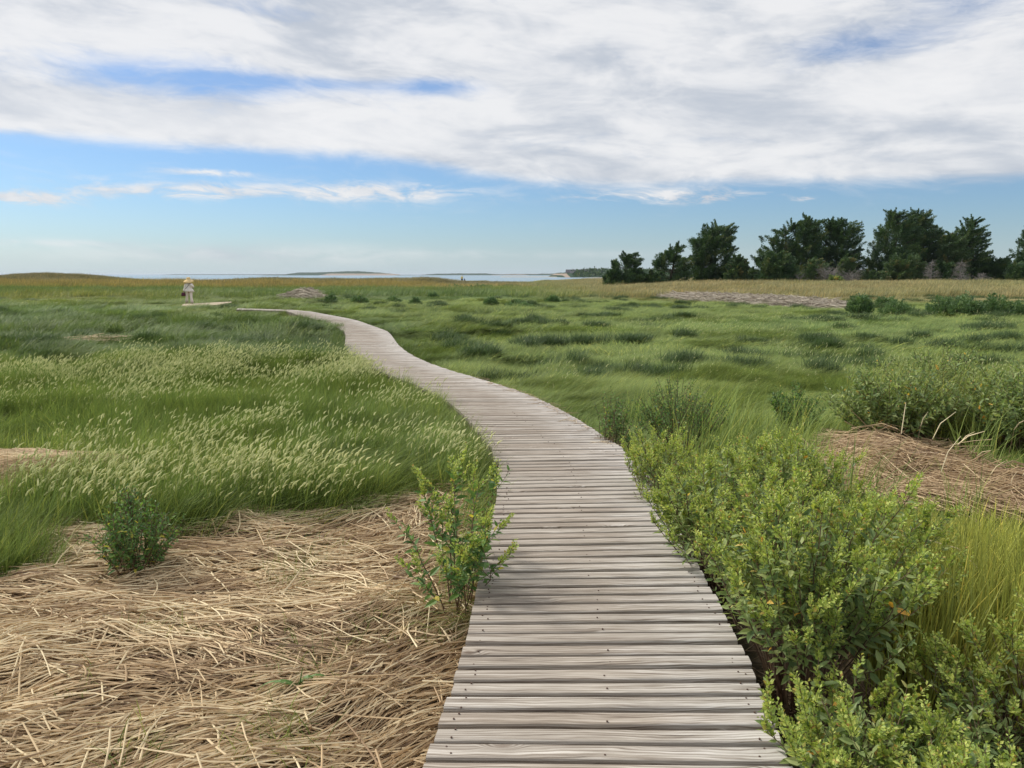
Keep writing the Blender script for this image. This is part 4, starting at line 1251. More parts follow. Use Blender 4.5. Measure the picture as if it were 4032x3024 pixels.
tree("cedar", 3195, 1122, [(1120, 3115, 3270), (1050, 3110, 3262), (980, 3115, 3252), (930, 3128, 3248), (900, 3135, 3244), (880, 3150, 3236), (866, 3160, 3228), (858, 3190, 3204)], 98, "broad dark cedar between the ragged cedar and the narrow topped one", seed=57, plumes=190, rad=0.38, ln=1.1)
tree("cedar", 3315, 1122, [(1120, 3250, 3400), (1040, 3250, 3395), (960, 3250, 3385), (945, 3250, 3412), (930, 3252, 3376), (895, 3258, 3370), (875, 3270, 3355), (862, 3300, 3332)], 98, "dark cedar with one limb reaching right over the gap in the main group", seed=58, plumes=170, rad=0.36, ln=1.1)
tree("juniper_bush", 3060, 1132, [(1130, 2988, 3142), (1080, 2990, 3138), (1040, 2998, 3130), (1012, 3020, 3112), (1000, 3050, 3090)], 90, "rounded very dark juniper in front of the ragged cedar", seed=59, plumes=130, rad=0.34, ln=0.8, cat="bush")
tree("cedar", 3505, 1130, [(1128, 3395, 3610), (1040, 3400, 3615), (975, 3426, 3620), (945, 3440, 3618), (902, 3452, 3610), (870, 3490, 3600), (842, 3500, 3592), (838, 3560, 3585)], 98, "massive cedar with a spiky left shoulder, left half of the biggest crown", seed=60, plumes=230, rad=0.4, ln=1.15)
tree("cedar", 3620, 1130, [(1128, 3545, 3715), (1040, 3550, 3710), (960, 3555, 3702), (920, 3560, 3698), (890, 3570, 3690), (872, 3580, 3662), (845, 3590, 3650), (836, 3610, 3645)], 100, "tall cedar with a rounded windswept top, right half of the biggest crown", seed=61, plumes=210, rad=0.4, ln=1.15)
tree("juniper", 3755, 1130, [(1128, 3690, 3820), (1040, 3695, 3815), (970, 3700, 3808), (940, 3715, 3795), (920, 3738, 3772), (908, 3746, 3760)], 97, "paler green juniper between the biggest crown and the twin topped cedar", mat=CEDAR_L, seed=62, plumes=130, rad=0.36, ln=0.95)
tree("cedar", 3825, 1132, [(1130, 3745, 3900), (1050, 3755, 3888), (985, 3770, 3882), (940, 3780, 3876), (915, 3782, 3874), (900, 3776, 3872), (885, 3800, 3862), (862, 3815, 3862)], 98, "slim cedar with two feathery spires near the right end of the grove", seed=63, plumes=150, rad=0.28, ln=1.1, holes=0.3)
tree("juniper_bush", 3930, 1132, [(1130, 3850, 3995), (1080, 3860, 3990), (1045, 3880, 3980), (1025, 3900, 3968), (1018, 3915, 3955)], 97, "low dark juniper right of the slim twin spired cedar", seed=64, plumes=100, rad=0.34, ln=0.9, cat="bush")
tree("cedar", 4075, 1132, [(1130, 3985, 4150), (1040, 3992, 4150), (1005, 4000, 4150), (990, 3988, 4150), (960, 4015, 4140), (935, 4025, 4125), (915, 4040, 4110), (880, 4065, 4085)], 97, "dark cedar cut off by the right edge of the picture", seed=65, plumes=150, rad=0.34, ln=1.1, holes=0.3)
tree("juniper_bush", 4010, 1134, [(1132, 3960, 4075), (1080, 3968, 4070), (1045, 3985, 4055), (1035, 4005, 4035)], 93, "grey green juniper bush at the foot of the cedar on the right edge", seed=66, plumes=70, rad=0.34, ln=0.8, cat="bush")
tree("juniper", 3560, 1134, [(1132, 3475, 3640), (1090, 3480, 3640), (1050, 3490, 3632), (1020, 3510, 3615), (1008, 3530, 3560)], 92, "mid green juniper standing in front of the biggest crown", mat=CEDAR_L, seed=67, plumes=120, rad=0.34, ln=0.85)
tree("juniper_bush", 3430, 1134, [(1132, 3375, 3500), (1100, 3382, 3498), (1080, 3400, 3480), (1070, 3420, 3460)], 92, "low yellowish juniper at the left foot of the biggest crown", mat=CEDAR_L, seed=68, plumes=60, rad=0.3, ln=0.7, cat="bush")
tree("juniper", 3330, 1132, [(1130, 3290, 3368), (1080, 3296, 3365), (1040, 3305, 3355), (1010, 3322, 3342)], 93, "pale young juniper below the cedar with the reaching limb", mat=CEDAR_L, seed=69, plumes=70, rad=0.3, ln=0.7)
tree("juniper", 3210, 1132, [(1130, 3140, 3262), (1080, 3148, 3258), (1045, 3160, 3250), (1025, 3185, 3220)], 93, "pale green juniper behind the thin grey dead shrub", mat=CEDAR_L, seed=70, plumes=80, rad=0.34, ln=0.8)
tree("bayberry_bush", 3287, 1140, [(1138, 3258, 3316), (1115, 3260, 3314), (1100, 3268, 3306), (1092, 3280, 3298)], 88, "yellow green round bush between the two grey dead shrubs", mat=LEAF_BRIGHT, seed=71, plumes=40, rad=0.24, ln=0.5, cat="bush", wind=0.0)
tree("juniper", 3700, 1134, [(1132, 3640, 3800), (1090, 3645, 3800), (1060, 3660, 3780), (1035, 3690, 3750)], 94, "dark juniper thicket behind the two conical dead trees", seed=72, plumes=90, rad=0.34, ln=0.8)
tree("juniper_bush", 2965, 1132, [(1130, 2925, 3010), (1095, 2930, 3005), (1070, 2945, 2985), (1060, 2955, 2975)], 98, "low brownish bush between the cone shaped juniper and the rounded dark one", mat=CEDAR_L, seed=73, plumes=45, rad=0.28, ln=0.6, cat="bush")


def deadtree(cx, base, top, hw, dist, label, seed, conical=False, dens=60):
    r = np.random.default_rng(seed)
    gp = atdist(cx, base, dist); z0 = float(height(gp[0:1], gp[1:2])[0]); H = atdist(cx, top, dist)[2] - z0; Wd = hw / FPX * dist
    root = empty("dead_tree", (float(gp[0]), float(gp[1]), z0)); tag(root, label, "dead tree")
    mb = MB(); tk = MB()
    if conical:
        tk.tube([(0, 0, -0.2), (0.05, 0, H * 0.5), (0.12, 0, H)], [0.09, 0.06, 0.015], 6)
    else:
        for j in range(4):
            a = r.uniform(-1, 1); tk.tube([(0, 0, -0.2), (a * Wd * 0.3, r.normal(0, 0.2), H * 0.45), (a * Wd * 0.75, r.normal(0, 0.4), H * r.uniform(0.75, 1.0))], [0.08, 0.05, 0.012], 5)
    for i in range(dens):
        h = H * r.uniform(0.12, 0.95); a = r.random() * 6.283
        L = Wd * ((1.1 - h / H) if conical else r.uniform(0.4, 1.0)); s0 = 0.0 if conical else r.uniform(-0.4, 0.4) * Wd
        d = np.array([math.cos(a), math.sin(a) * 0.8, (0.15 if conical else 0.55) + r.normal(0, 0.15)])
        p0 = np.array([s0, 0, h * (0.9 if conical else 0.7)])
        p1 = p0 + d * L * 0.5; p2 = p0 + d * L + [0, 0, r.normal(0, 0.1)]
        mb.tube([p0, p1, p2], [0.022, 0.014, 0.005], 4, False)
        for k in range(5):
            q = p1 + (p2 - p1) * r.random(); e = q + r.normal(0, 0.22, 3) * [1, 1, 0.8] + d * 0.15
            mb.tube([q, e], [0.008, 0.003], 3, False)
    tk.build("trunk", DEADWOOD, root); mb.build("branch", DEADWOOD, root)


deadtree(3140, 1138, 1075, 32, 89, "thin grey dead shrub in front of the pale green juniper, leftmost of the dead ones", 81, False, 40)
deadtree(3262, 1138, 1046, 48, 89, "big twiggy grey dead shrub left of the yellow green bush", 82, False, 110)
deadtree(3345, 1138, 1066, 50, 88, "pale spreading dead shrub right of the yellow green bush", 83, False, 70)
deadtree(3660, 1136, 1020, 42, 89, "conical grey dead tree with a straight trunk in front of the biggest crown", 84, True, 90)
deadtree(3775, 1138, 1018, 42, 89, "dense brownish conical dead tree below the pale juniper", 85, True, 110)
deadtree(3862, 1150, 1072, 50, 85, "small dead tree with level branches rising from the tawny grass at the right", 86, True, 50)


def marshbush(X, Y, w, h, dist_y, label, seed, n=70, group=None, mat=None):
    """X,Y: foot on the reduced copy; w,h half width and height in its pixels"""
    g_ = gd(X, Y, 0.03); r = np.random.default_rng(seed); dist = float(g_[1])
    z0 = float(height(g_[0:1], g_[1:2])[0])
    root = empty("marsh_bush", (float(g_[0]), dist, z0)); tag(root, label, "bush", group)
    sc = K / FPX * dist; Wd = w * sc; H = h * sc + 0.26 * min(1.0, 30 / dist) ** 1.5
    a = r.random(n) * 6.283; q = np.sqrt(r.random(n)); hh = H * (1 - 0.55 * q * q) * r.uniform(0.45, 1.0, n)
    tips = np.stack([np.cos(a) * q * Wd, np.sin(a) * q * min(Wd, 2.0) * 0.8, hh], 1)
    dirs = np.stack([np.cos(a) * 0.5, np.sin(a) * 0.5, np.full(n, 1.0)], 1) + r.normal(0, 0.15, (n, 3))
    mb = MB()
    for i in range(0, n, 2):
        mb.tube([np.array([tips[i, 0] * 0.25, tips[i, 1] * 0.25, -0.1]), tips[i] * [0.7, 0.7, 0.6], tips[i]], [0.02, 0.012, 0.005], 3, False, r.random())
    mb.build("stem", MSTEM, root)
    crown("foliage", mat or BUSHY, root, tips, dirs, np.full(n, max(0.12, H * 0.16)), np.full(n, H * 0.4), 60, max(0.06, H * 0.10), r, 0.5)


GM = "round marsh bushes at the far side of the meadow"
for X, Y, w, h, lab, sd_ in ((1858, 672, 23, 36, "round grey green bush at the right end of the long straw strip", 1), (1914, 660, 20, 26, "round bush farther back, right of the straw strip's end bush", 2), (1936, 674, 34, 22, "low wide bush in front of the farther round bush", 3),
                              (2035, 672, 30, 32, "first bush from the left in the long row at the right meadow edge", 4), (2085, 674, 32, 36, "darkest tallest bush in the middle of the long row at the right meadow edge", 5), (2150, 673, 32, 38, "broad bush at the right end of the long row at the meadow edge", 6), (2206, 672, 22, 26, "bush cut by the right edge of the picture at the meadow's far side", 7),
                              (714, 651, 13, 19, "dark bush touching the right end of the grey straw heap", 8), (776, 651, 17, 18, "dark round bush right of the grey straw heap, standing apart", 9), (934, 640, 11, 14, "small grassy bush beyond the meadow, above the bend's right side", 10), (897, 655, 12, 16, "small pointed dark bush in front of the grassy one, right of the bend", 11),
                              (1060, 658, 14, 14, "left bush of the low pair beyond the middle of the meadow", 12), (1120, 660, 32, 20, "wide low bush of the pair beyond the middle of the meadow", 13), (1193, 648, 14, 12, "small dark bush between the low pair and the straw strip", 14), (850, 648, 16, 10, "faint low bush between the round bush and the pointed bush", 15)):
    marshbush(X, Y, w, h, 0, lab, 600 + sd_, 60, GM)
for X, Y, w, h, lab, sd_ in ((985, 622, 26, 11, "left part of the dark thicket in front of the distant hikers", 21), (1040, 623, 34, 13, "middle part of the dark thicket near the distant hikers", 22), (1100, 622, 30, 11, "right part of the dark thicket below the bay shore", 23), (1160, 619, 26, 8, "brownish low bush at the thicket's right end", 24)):
    marshbush(X, Y, w, h, 0, lab, 600 + sd_, 90, "dark thicket bushes before the bay")

# ------------------------------------------------------------------ far shores
HILLM = newmat("wooded_hills")
p_ = wpos(); x_, y_, z_ = sep(p_)
nn = noise(p_, 0.03, 5, 0.6)
sandk = attr('rnd')
hc = mixc(nn, (0.022, 0.045, 0.035), (0.055, 0.085, 0.05))
hc = mixc(ss(0.4, 0.6, sandk + (noise(p_, 0.02, 3) - 0.5) * 0.5), hc, (0.31, 0.25, 0.205))
surf(hc, 0.9, 0.05)


def hills(x0, x1, y0, y1, nx, ny, f, sandf, name="hills"):
    X, Y = np.meshgrid(np.linspace(x0, x1, nx), np.linspace(y0, y1, ny)); Z = f(X, Y); Sd = sandf(X, Y, Z)
    idx = np.arange(nx * ny).reshape(ny, nx)
    F = np.stack([idx[:-1, :-1], idx[:-1, 1:], idx[1:, 1:], idx[1:, :-1]], -1).reshape(-1, 4)
    o = npmesh(name, np.stack([X, Y, Z], -1).reshape(-1, 3), F, HILLM, {'rnd': Sd.ravel()}, True); tag(o, kind='structure'); return o


def sx_(px, d): return (px - 2016) / FPX * d


def prof(d, pts):
    """ridge height profile from measured (px, y_px)"""
    xs = [sx_(a, d) for a, b in pts]; zs = [EYE + (1082 - b) / FPX * d for a, b in pts]
    return lambda X: np.interp(X, xs, zs)


P1 = prof(2500, [(1060, 1083), (1135, 1081), (1160, 1074.5), (1230, 1073), (1330, 1069.5), (1400, 1069), (1440, 1071.5), (1490, 1076), (1540, 1080.5), (1570, 1085), (1640, 1087)])
f1 = lambda X, Y: -2.5 + (P1(X) + 2.5) * np.exp(-((Y - 2600) / 190.0) ** 2) + (fbm(X / 26, Y / 40, 301, 4) - 0.5) * 3.6 * np.exp(-((Y - 2600) / 190.0) ** 2) * (P1(X) > 2.5)
hills(sx_(1050, 2500), sx_(1660, 2500), 2250, 3000, 220, 40, f1, lambda X, Y, Z: sms(sx_(1300, 2500), sx_(1330, 2500), X) * sms(6.0, 3.5, Z) * (X < sx_(1560, 2500)))
P2_ = prof(3000, [(1560, 1085), (1600, 1083), (1640, 1084), (1685, 1081), (1720, 1078.5), (1790, 1078), (1850, 1077.2), (1910, 1078), (1960, 1081), (2040, 1080), (2120, 1079.5), (2200, 1078), (2400, 1078), (2900, 1077), (3600, 1078), (4100, 1080)])
f2 = lambda X, Y: -2.5 + (P2_(X) + 2.5) * np.exp(-((Y - 3100) / 200.0) ** 2) + (fbm(X / 30, Y / 40, 311, 4) - 0.5) * 3.0 * np.exp(-((Y - 3100) / 200.0) ** 2) * (P2_(X) > 2)
hills(sx_(1550, 3000), sx_(4150, 3000), 2700, 3500, 320, 30, f2, lambda X, Y, Z: (sms(5.0, 2.0, Z) * (X > sx_(1935, 3000)) * sms(0.5, 0.6, fbm(X / 120, Y / 60, 321))))
P3_ = prof(5500, [(640, 1084), (690, 1080.7), (900, 1080.7), (1150, 1081), (1200, 1083)])
hills(sx_(630, 5500), sx_(1260, 5500), 5200, 5900, 120, 16, lambda X, Y: -2 + (P3_(X) + 2) * np.exp(-((Y - 5550) / 150.0) ** 2), lambda X, Y, Z: 0 * X)
# sand spit and wooded bluff with houses across the bay
sp_m = plain("pale_sand", (0.40, 0.36, 0.28), 0.95, 0.05, 0.12, 0.3)
def spit(x0, x1, yc, w, top, seed, name="beach", nx=90):
    X, Y = np.meshgrid(np.linspace(x0, x1, nx), np.linspace(yc - w, yc + w, 16))
    t = (X - x0) / (x1 - x0)
    Z = -1.6 + (0.6 + top * (0.5 + fbm(X / 25, Y / 25, seed, 3))) * np.exp(-((Y - yc - 8 * np.sin(X / 40)) / (w * 0.55)) ** 2) * sms(0, 0.06, t) * sms(1, 0.94, t)
    idx = np.arange(nx * 16).reshape(16, nx)
    F = np.stack([idx[:-1, :-1], idx[:-1, 1:], idx[1:, 1:], idx[1:, :-1]], -1).reshape(-1, 4)
    tag(npmesh(name, np.stack([X, Y, Z], -1).reshape(-1, 3), F, sp_m, None, True), kind='structure')
spit(sx_(1960, 800), sx_(2252, 800), 800, 40, 0.45, 331)
spit(sx_(2235, 640), sx_(4100, 640), 640, 30, 0.3, 332)
BD = 780.0
PB = prof(BD, [(2190, 1094), (2205, 1086), (2225, 1078), (2232, 1074), (2250, 1075), (2290, 1074), (2330, 1071), (2380, 1072), (2420, 1073), (2600, 1072), (3000, 1073), (4000, 1076)])
hills(sx_(2185, BD), sx_(4000, BD), 700, 980, 200, 30, lambda X, Y: -2.5 + (PB(X) + 2.5) * np.exp(-np.clip((Y - 780) / 62.0, -3, 0) ** 2) + (fbm(X / 9, Y / 9, 341, 4) - 0.5) * 2.6 * sms(sx_(2225, BD), sx_(2240, BD), X), lambda X, Y, Z: ((X < sx_(2229, BD)) & (X > sx_(2206, BD))) * 0.75, "bluff")
HW = plain("shingle_wall", (0.34, 0.32, 0.30), 0.9, 0.1, 0.1, 1.0); HR = plain("slate_roof", (0.10, 0.10, 0.11), 0.9, 0.1, 0.1, 1.0); HG = plain("dark_window", (0.03, 0.035, 0.04), 0.2, 0.5, 0.1, 1.0)


def house(px, ypx, w, d, hh, rh, label, seed, dist=772):
    c = atdist(px, ypx, dist); z0 = c[2] - hh - 1.5
    root = empty("house", (float(c[0]), float(c[1]), float(z0))); tag(root, label, "house", "houses on the bluff across the bay")
    mb = MB(); mb.box(-w / 2, w / 2, -d / 2, d / 2, 0, hh + 1.5); 
    mb.add([(-w / 2, -d / 2, hh + 1.5), (-w / 2, d / 2, hh + 1.5), (-w / 2, 0, hh + rh + 1.45), (w / 2, -d / 2, hh + 1.5), (w / 2, d / 2, hh + 1.5), (w / 2, 0, hh + rh + 1.45)], None, [[0, 1, 2], [3, 5, 4]])
    mb.build("wall", HW, root)
    q = MB(); e = 0.35; z1 = hh + 1.5
    for sgn in (-1, 1):
        q.add([(-w / 2 - e, sgn * (d / 2 + e), z1 - 0.2), (w / 2 + e, sgn * (d / 2 + e), z1 - 0.2), (w / 2 + e, 0, z1 + rh), (-w / 2 - e, 0, z1 + rh), (-w / 2 - e, sgn * (d / 2 + e), z1), (w / 2 + e, sgn * (d / 2 + e), z1), (w / 2 + e, 0, z1 + rh + 0.2), (-w / 2 - e, 0, z1 + rh + 0.2)],
              [[0, 1, 2, 3], [4, 5, 6, 7], [0, 1, 5, 4], [1, 2, 6, 5], [3, 0, 4, 7]])
    rf = q.build("roof", HR, root)
    ch = MB(); ch.box(w * 0.2, w * 0.2 + 0.8, -0.4, 0.4, z1 + rh * 0.5, z1 + rh + 1.0); ch.build("chimney", HW, rf)
    nw = max(2, int(w / 3.2))
    for i in range(nw):
        x = -w / 2 + (i + 0.5) * w / nw; m = MB(); m.box(x - 0.55, x + 0.55, -d / 2 - 0.03, -d / 2 + 0.05, z1 - 2.0, z1 - 0.7); m.build("window", HG, root)


house(2247, 1074, 9, 8, 4.2, 3.0, "grey gabled house at the left end of the bluff, nearest the sandy slope", 1)
house(2263, 1077, 10, 8, 3.5, 2.2, "long pale house just right of the gabled end house", 2, 762)
house(2284, 1073, 8, 8, 3.0, 1.8, "low pale house in the middle of the row on the bluff", 3)
house(2306, 1070, 13, 9, 4.0, 2.2, "biggest house in the row, white walls under a long dark roof", 4)
house(2343, 1069, 9, 8, 3.5, 1.6, "highest house on the bluff, standing among treetops near the leftmost cedar", 5)
house(2374, 1070, 8, 8, 3.0, 1.8, "house half hidden by the crown of the leftmost cedar", 6)
r = np.random.default_rng(9); n = 900
x = r.uniform(sx_(2236, BD), sx_(2950, BD), n); y = r.uniform(715, 800, n)
z = -2.5 + (PB(x) + 2.5) * np.exp(-np.clip((y - 780) / 62.0, -3, 0) ** 2)
z = np.maximum(z, -0.5) + r.uniform(-0.5, 1.6, n) * sms(sx_(2230, BD), sx_(2300, BD), x)
o = crown("bluff_woods", CEDAR, None, np.stack([x, y, z], 1), np.stack([r.normal(0, 0.3, n), r.normal(0, 0.3, n), np.ones(n)], 1), np.full(n, 1.6), np.full(n, 3.0), 24, 1.5, r, 0.7)
tag(o, "dark scrub woods covering the bluff below the far houses", "woods", None, 'stuff')


# ------------------------------------------------------------------ people
SKIN = plain("skin", (0.42, 0.26, 0.19), 0.6, 0.3, 0.05, 5)
LINEN = plain("linen_cloth", (0.80, 0.73, 0.68), 0.9, 0.1, 0.06, 25)
LINEN2 = plain("linen_trousers", (0.72, 0.63, 0.56), 0.9, 0.1, 0.06, 25)
HATM = plain("straw_hat", (0.78, 0.57, 0.29), 0.85, 0.1, 0.08, 40)
HAIR = plain("dark_hair", (0.045, 0.025, 0.018), 0.6, 0.3, 0.2, 30)
BURG = plain("burgundy_bag", (0.085, 0.012, 0.035), 0.5, 0.3, 0.1, 20)
BLACKC = plain("black_cloth", (0.02, 0.02, 0.025), 0.8, 0.2, 0.1, 20)
YELL = plain("yellow_shirt", (0.68, 0.62, 0.32), 0.85, 0.1, 0.05, 20)
BLUEC = plain("blue_jacket", (0.05, 0.11, 0.32), 0.8, 0.15, 0.08, 20)
WHITEC = plain("white_cap", (0.62, 0.60, 0.57), 0.85, 0.1, 0.05, 20)
SHOE = plain("tan_shoe", (0.30, 0.22, 0.15), 0.7, 0.2, 0.1, 20)


def body(parent, joints, edges, radii, fingers, mat=SKIN):
    """one continuous skin over a posed skeleton"""
    me = bpy.data.meshes.new("body"); names = list(joints)
    V = [joints[k] for k in names]; Rr = [radii[k] for k in names]; ed = [(names.index(a), names.index(b)) for a, b in edges]
    for hand, dirv, side in fingers:
        h = Vector(joints[hand]); dv = Vector(dirv).normalized(); sd2 = Vector(side).normalized()
        for q, (o, l) in enumerate(((-0.032, 0.062), (-0.011, 0.075), (0.011, 0.07), (0.03, 0.055), (-0.05, 0.05))):
            base = h + dv * (0.035 if q < 4 else 0.0) + sd2 * o
            i0 = len(V); ddv = dv if q < 4 else (dv * 0.6 - sd2 * 0.8).normalized()
            bend = dv.cross(sd2) * 0.35
            V += [base, base + ddv * l * 0.5, base + (ddv + bend) * l]; Rr += [0.010, 0.009, 0.007]
            ed += [(names.index(hand), i0), (i0, i0 + 1), (i0 + 1, i0 + 2)]
    me.from_pydata([tuple(v) for v in V], ed, []); me.materials.append(mat)
    o = bpy.data.objects.new("body", me); COL.objects.link(o); o.parent = parent
    md = o.modifiers.new("skin", 'SKIN')
    for i, rr_ in enumerate(Rr):
        sv = me.skin_vertices[0].data[i]; sv.radius = (rr_, rr_); sv.use_root = (i == 0)
    o.modifiers.new("sub", 'SUBSURF').levels = 2; o.modifiers["sub"].render_levels = 2
    return o


def loop(cx, cy, z, rx, ry, k=16, ph=0.0, amp=0.0, fr=5):
    a = np.arange(k) / k * 2 * math.pi
    m = 1 + amp * np.sin(a * fr + ph)
    return np.stack([cx + rx * np.cos(a) * m, cy + ry * np.sin(a) * m, np.full(k, z)], 1)


EDGES = [("hip", "belly"), ("belly", "chest"), ("chest", "neck"), ("neck", "jaw"), ("jaw", "head"), ("head", "crown"),
         ("chest", "shl"), ("shl", "ell"), ("ell", "wrl"), ("wrl", "hal"), ("chest", "shr"), ("shr", "elr"), ("elr", "wrr"), ("wrr", "har"),
         ("hip", "hpl"), ("hpl", "knl"), ("knl", "anl"), ("anl", "tol"), ("hip", "hpr"), ("hpr", "knr"), ("knr", "anr"), ("anr", "tor")]
RAD = dict(hip=0.12, belly=0.105, chest=0.125, neck=0.05, jaw=0.07, head=0.085, crown=0.06, shl=0.055, ell=0.04, wrl=0.027, hal=0.032, shr=0.055, elr=0.04, wrr=0.027, har=0.032,
           hpl=0.085, knl=0.055, anl=0.038, tol=0.032, hpr=0.085, knr=0.055, anr=0.038, tor=0.032)

# the sandy path she walks on, a little above the marsh
sp_ = [ground(a * K, b * K, -0.03) for a, b in ((392, 659.5), (398, 656.2), (425, 655.0), (474, 652.6), (500, 651.5), (500, 653), (470, 658.5), (440, 661), (405, 662))]
mb = MB(); top = np.array(sp_); bot = top.copy(); bot[:, 2] = -0.5; kk = len(top)
cen = top.mean(0)
mb.add(np.vstack([top, bot, cen[None]]), [[i, (i + 1) % kk, kk + (i + 1) % kk, kk + i] for i in range(kk)], [[2 * kk, i, (i + 1) % kk] for i in range(kk)])
tag(mb.build("sand_path", plain("path_sand", (0.43, 0.36, 0.27), 0.95, 0.05, 0.2, 3.0)), kind='structure')

# woman walking towards the camera; -y is towards us, "l" is the picture's left
wf = ground(410 * K, 655.5 * K, -0.03); wz = -0.03
DW = float(wf[1])
wom = empty("person", (float(wf[0]), DW, wz)); HS = (wz * 0 + EYE - (1094 - 1081) / FPX * DW - wz) / 1.72
wom.scale = (HS * 1.15, HS, HS)
tag(wom, "woman in pale linen tunic, trousers and a floppy straw hat walking through the meadow", "person")
J = dict(hip=(0, 0, 0.86), belly=(0, 0, 1.0), chest=(0, 0.0, 1.22), neck=(0, 0.0, 1.40), jaw=(0, -0.03, 1.47), head=(0, -0.02, 1.54), crown=(0, 0.0, 1.61),
         shl=(-0.165, 0.01, 1.30), ell=(-0.24, 0.02, 1.05), wrl=(-0.29, -0.03, 0.83), hal=(-0.295, -0.04, 0.76),
         shr=(0.165, 0.0, 1.30), elr=(0.29, -0.12, 1.12), wrr=(0.16, -0.18, 1.34), har=(0.11, -0.16, 1.42),
         hpl=(-0.09, 0, 0.80), knl=(-0.15, 0.03, 0.46), anl=(-0.21, 0.10, 0.10), tol=(-0.22, 0.0, 0.04),
         hpr=(0.09, 0, 0.80), knr=(0.14, -0.10, 0.45), anr=(0.185, -0.12, 0.09), tor=(0.19, -0.24, 0.03))
body(wom, J, EDGES, RAD, [("hal", (0.0, -0.1, -1), (0, 1, 0)), ("har", (-0.4, 0.1, 1), (1, 0, 0.3))])
mb = MB()
mb.rings([loop(0, 0, 1.405, 0.075, 0.07), loop(0, 0, 1.36, 0.13, 0.095), loop(0, 0, 1.30, 0.185, 0.115), loop(0, 0, 1.15, 0.185, 0.13), loop(0, 0, 1.02, 0.195, 0.15), loop(0.01, -0.01, 0.90, 0.24, 0.19, 16, 0, 0.05), loop(0.03, -0.01, 0.79, 0.29, 0.22, 16, 1, 0.08), loop(0.03, -0.01, 0.80, 0.27, 0.20, 16, 1, 0.08)])
mb.tube([(-0.15, 0.01, 1.32), (-0.21, 0.02, 1.18), (-0.245, 0.02, 1.04), (-0.27, -0.01, 0.92), (-0.29, -0.03, 0.83)], [0.075, 0.075, 0.068, 0.066, 0.07], 10)
mb.tube([(0.15, 0.0, 1.32), (0.22, -0.06, 1.21), (0.285, -0.12, 1.12), (0.235, -0.15, 1.21), (0.17, -0.175, 1.31)], [0.075, 0.078, 0.08, 0.07, 0.062], 10)
mb.build("tunic", LINEN, wom, True)
for hp, kn, an in (((-0.10, 0.0, 0.86), (-0.15, 0.03, 0.46), (-0.21, 0.09, 0.08)), ((0.10, 0.0, 0.86), (0.14, -0.10, 0.45), (0.19, -0.13, 0.05))):
    mb = MB(); hp, kn, an = map(np.array, (hp, kn, an))
    mb.tube([hp, (hp + kn) / 2, kn, (kn + an) / 2, an], [0.105, 0.09, 0.072, 0.075, 0.092], 12)
    mb.build("trouser_leg", LINEN2, wom, True)
for t in ((-0.22, 0.05), (0.19, -0.18)):
    mb = MB()
    mb.rings([loop(t[0], t[1], 0.0, 0.045, 0.12), loop(t[0], t[1], 0.03, 0.05, 0.125), loop(t[0], t[1] + 0.03, 0.08, 0.035, 0.07)])
    mb.build("shoe", SHOE, wom, True)
mb = MB(); mb.rings([loop(0, 0.02, 1.60, 0.09, 0.10), loop(0, 0.04, 1.52, 0.105, 0.095), loop(0, 0.05, 1.42, 0.11, 0.07), loop(0, 0.06, 1.32, 0.10, 0.05)])
mb.build("hair", HAIR, wom, True)
hat = MB()
rr = []
for rad_, z in ((0.005, 1.775), (0.06, 1.77), (0.098, 1.74), (0.112, 1.68), (0.116, 1.60), (0.18, 1.565), (0.235, 1.515), (0.29, 1.45), (0.298, 1.43)):
    l = loop(0, 0, z, rad_, rad_, 28)
    if rad_ > 0.12:
        a = np.arange(28) / 28 * 6.283
        l[:, 2] += (rad_ - 0.11) * (0.30 * np.sin(a * 2 + 0.6) + 0.22 * np.cos(a)) 
    rr.append(l)
rr += [q * [0.97, 0.97, 1] - [0, 0, 0.012] for q in rr[::-1]]
hat.rings(rr)
hat.build("straw_hat", HATM, wom, True)
mb = MB(); mb.tube([(0.10, -0.10, 1.37), (0.06, -0.125, 1.28), (-0.06, -0.145, 1.1), (-0.20, -0.16, 0.93)], [0.010] * 4, 5); mb.build("shoulder_strap", BLACKC, wom, True)
bag = empty("handbag", (float(wf[0]) - 0.37 * HS, DW - 0.05, wz + 0.50 * HS)); bag.scale = (HS, HS, HS)
tag(bag, "small burgundy bag hanging from the woman's lowered hand", "bag")
mb = MB()
rg = []
for z, w, d in ((0.0, 0.125, 0.05), (0.02, 0.135, 0.06), (0.12, 0.13, 0.055), (0.215, 0.115, 0.035), (0.235, 0.105, 0.028)):
    a = np.arange(20) / 20 * 6.283; cs, sn = np.cos(a), np.sin(a)
    rg.append(np.stack([w * np.sign(cs) * np.abs(cs) ** 0.4, d * np.sign(sn) * np.abs(sn) ** 0.4, np.full(20, z)], 1))
mb.rings(rg); mb.build("bag_body", BURG, bag, True)
mb = MB(); mb.tube([(-0.07, 0, 0.22), (-0.01, 0.0, 0.265), (0.07, 0.01, 0.27), (0.09, 0, 0.22)], [0.008] * 4, 6); mb.build("handle", BURG, bag, True)


